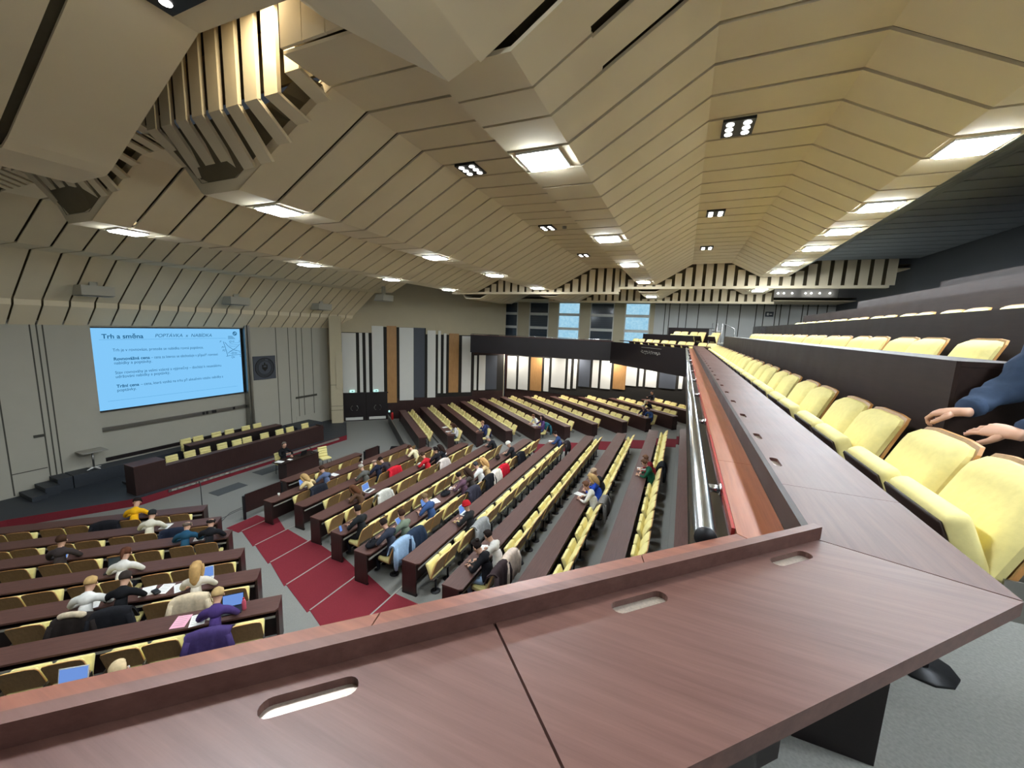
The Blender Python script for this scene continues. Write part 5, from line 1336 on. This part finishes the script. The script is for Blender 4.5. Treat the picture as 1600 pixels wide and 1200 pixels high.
# ------------------------------------------------------------------ the person standing at the right with hands on a chair back
def standing():
    fl = BZ
    V = Vector
    N = {'pelvis':((1.97,2.62,6.12),(.14,.18)),'lumbar':((1.93,2.61,6.30),(.13,.17)),'chest':((1.83,2.60,6.50),(.145,.20)),'collar':((1.76,2.59,6.64),(.10,.15)),'neck':((1.71,2.57,6.74),.06),
         'jaw':((1.66,2.56,6.81),.07),'skull':((1.63,2.55,6.89),.092),'crown':((1.64,2.56,6.96),.068),
         'shr':((1.66,2.78,6.58),.095),'elr':((1.525,2.77,6.285),.075),'fr':((1.40,2.70,6.225),.064),'wrr':((1.295,2.628,6.172),.042),
         'shl':((1.82,2.40,6.58),.095),'ell':((1.60,2.33,6.25),.075),'fl':((1.45,2.315,6.195),.062),'wrl':((1.318,2.300,6.140),.042),
         'hir':((1.93,2.71,6.07),.11),'knr':((1.88,2.72,5.66),.075),'anr':((1.95,2.73,fl+.09),.05),'tor':((1.82,2.70,fl+.045),.04),
         'hil':((2.0,2.53,6.07),.11),'knl':((1.95,2.50,5.66),.075),'anl':((2.02,2.50,fl+.09),.05),'tol':((1.89,2.46,fl+.045),.04)}
    E = [('pelvis','lumbar'),('lumbar','chest'),('chest','collar'),('collar','neck'),('neck','jaw'),('jaw','skull'),('skull','crown'),
         ('collar','shr'),('shr','elr'),('elr','fr'),('fr','wrr'),('collar','shl'),('shl','ell'),('ell','fl'),('fl','wrl'),
         ('pelvis','hir'),('hir','knr'),('knr','anr'),('anr','tor'),('pelvis','hil'),('hil','knl'),('knl','anl'),('anl','tol')]
    LB = {'lumbar':'top','chest':'top','collar':'top','neck':'skin','jaw':'skin','skull':'skin','crown':'skin','shr':'top','elr':'top','fr':'top','wrr':'top','shl':'top','ell':'top','fl':'top','wrl':'top',
          'hir':'bot','knr':'bot','anr':'bot','tor':'shoe','hil':'bot','knl':'bot','anl':'bot','tol':'shoe'}
    vs, fs, ls = grow(N, E, 'pelvis', 2, LB)
    denim = cc((62,76,98), .35)
    # folds in the sleeves and the jacket
    from mathutils import noise
    tops = set(i for f, l in zip(fs, ls) if l == 'top' for i in f)
    for i in tops:
        v = vs[i]; n = noise.noise(v*9)+.6*noise.noise(v*21); w = noise.noise(V((v.x*4, v.y*4, v.z*30)))
        c = V((1.8,2.7,v.z)); d = (v-c)
        vs[i] = v+V((noise.noise(v*14+V((3,0,0))), noise.noise(v*14+V((0,7,0))), noise.noise(v*14+V((0,0,5)))))*.022
    mb = MB(); mb.v = [tuple(v) for v in vs]; mb.f = list(fs); mb.smooth = [True]*len(fs)
    mb.mats = ['skin', denim, cc((44,48,58)), cc((40,38,40))]
    mp = {'skin':0,'top':1,'bot':2,'shoe':3}; mb.m = [mp[l] for l in ls]
    # face
    sk = V(N['skull'][0]); fw = V((-.80,-.45,-.35)).normalized(); sd = fw.cross(V((0,0,1))).normalized(); up = sd.cross(fw)
    for s in (1,-1): mb.ball(sk+fw*.082+sd*s*.032, .011,.011,.009, 'eye', 8, 5); mb.ball(sk+sd*s*.092, .014,.014,.03, 'skin', 8, 5)
    mb.ball(sk+fw*.095-up*.03, .016,.016,.022, 'skin', 8, 6); mb.ball(sk+fw*.078-up*.075, .02,.02,.007, 'lips', 8, 4)
    return mb
mbp = standing()
def hand(mb, wrist, fwd, side, up, s, thumb, curls, spread=0.):
    """palm as a rounded, tapering block and five separate jointed fingers with nails"""
    V = Vector; fwd = V(fwd).normalized(); up = V(up); up = (up-fwd*up.dot(fwd)).normalized(); side = fwd.cross(up).normalized()*side
    w = V(wrist)
    # palm: rings from wrist to knuckles
    rings = []; n = 14
    for k, (t, hw, hh) in enumerate(((-.035,.027,.021),(-.01,.029,.020),(.02,.036,.0205),(.05,.041,.019),(.078,.042,.0165),(.094,.039,.0125),(.100,.030,.007))):
        c = w+fwd*t*s; rings.append([c+side*(hw*s*cos(2*pi*j/n))+up*(hh*s*sin(2*pi*j/n)+.004*s*sin(pi*k/6)) for j in range(n)])
    vs = [p for r in rings for p in r]; fs = []
    for k in range(len(rings)-1):
        for j in range(n): fs.append((k*n+j, k*n+(j+1)%n, (k+1)*n+(j+1)%n, (k+1)*n+j))
    fs += [tuple(range(n-1,-1,-1)), tuple((len(rings)-1)*n+j for j in range(n))]
    mb.add(vs, fs, 'skin', True)
    for j, (o, L, st) in enumerate(((-.0305,.072,.088),(-.0105,.082,.094),(.0105,.076,.092),(.0300,.060,.083))):
        a = w+fwd*(st-.012)*s+side*o*s; d0 = (fwd+side*(o*spread*10)).normalized(); pts = [a]; rs = [.0095*s]; ang = 0; cur = curls[j]
        a2 = a+d0*.012*s; pts.append(a2+up*.003*s); rs.append(.0102*s)
        p = pts[-1]
        for seg, fr in enumerate((.46,.31,.23)):
            ang += cur*(.55,.75,.5)[seg]; d = d0*cos(ang)-up*sin(ang)
            for h in (.5,1.0):
                p = p+d*L*fr*s*.5; pts.append(p.copy()); rs.append((.0088 if h == .5 else .0094)*s*(1-.07*seg))
        rs[-1] = .0062*s; pts.append(p+d*.004*s); rs.append(.003*s)
        mb.tube(pts, rs, 'skin', 10)
        nl = p-d*.007*s+(up*cos(ang)+d0*sin(ang))*.0062*s
        mb.ball(nl, .0052*s, .0052*s, .0030*s, 'nail', 8, 5)
    a = w+fwd*.018*s-side*.026*s; d = (fwd*.62-side*.72*1.0-up*thumb).normalized(); d2 = (fwd*.9-side*.25-up*thumb*1.1).normalized()
    mb.tube([a-d*.006*s, a+d*.02*s, a+d*.04*s, a+d*.042*s+d2*.016*s, a+d*.044*s+d2*.034*s, a+d*.044*s+d2*.042*s], [.014*s,.0145*s,.0118*s,.0112*s,.0098*s,.004*s], 'skin', 10)
    mb.ball(a+d*.044*s+d2*.032*s+up*.008*s, .006*s,.006*s,.003*s, 'nail', 8, 5)
plain('nail', srgb(224,178,160), .35, var=.03)
# right hand (farther along the chair back): loosely closed, finger tips on the padded edge
hand(mbp, (1.272,2.612,6.158), (-.42,.62,-.20), 1, (-.25,-.1,1), 1.04, .35, (1.15,1.1,1.05,1.0))
# left hand (nearer): flat over the edge, fingers reaching along the chair top
hand(mbp, (1.292,2.302,6.128), (-.30,.90,-.06), -1 if False else 1, (-.55,-.12,.8), 1.04, .30, (.30,.38,.48,.60), .25)
po = mbp.obj('person', label='person in dark blue denim jacket standing with both hands on a chair back', cat='person')
for w, d in (((1.305,2.634,6.177),(-.7,-.5,-.3)),((1.328,2.301,6.143),(-.9,-.1,-.35))):
    m = MB(); w = Vector(w); d = Vector(d).normalized(); m.tube([w-d*.045, w-d*.01, w+d*.004], [.054,.050,.046], cc((56,70,92),.3), 16); m.obj('jacket_cuff', po)
m = MB(); m.tube([(1.68,2.60,6.62),(1.66,2.64,6.52),(1.73,2.64,6.36),(1.81,2.62,6.22)], [.05,.06,.055,.05], cc((176,206,220)), 10); m.obj('shirt_front', po)
m = MB(); m.tube([(1.645,2.70,6.60),(1.63,2.70,6.48),(1.72,2.70,6.30)], .014, cc((150,156,164)), 8); m.obj('jacket_zip', po)
hm = link('hair', HAIR['short'], po); hm.matrix_local = Matrix.Translation((1.63,2.55,6.895)) @ Matrix.Rotation(radians(30),4,'Z') @ Matrix.Rotation(radians(-18),4,'Y'); colour_obj(hm, {0:cc((60,46,38),.35)})

# ------------------------------------------------------------------ world and output look
w = bpy.data.worlds.new('world'); scene.world = w; w.use_nodes = True
bg = w.node_tree.nodes['Background']; bg.inputs[0].default_value = (.55,.62,.7,1); bg.inputs[1].default_value = .02
vs_ = scene.view_settings; scene.display_settings.display_device = 'sRGB'
vs_.view_transform = 'Standard'; vs_.look = 'None'; vs_.exposure = 1.65; vs_.gamma = 1.0; vs_.use_curve_mapping = False
cy = scene.cycles
cy.use_denoising = True
cy.max_bounces = 6; cy.diffuse_bounces = 4; cy.glossy_bounces = 3; cy.transmission_bounces = 2
cy.use_light_tree = True; cy.sample_clamp_indirect = 6; cy.caustics_reflective = False; cy.caustics_refractive = False
cy.use_adaptive_sampling = True; cy.adaptive_threshold = .03
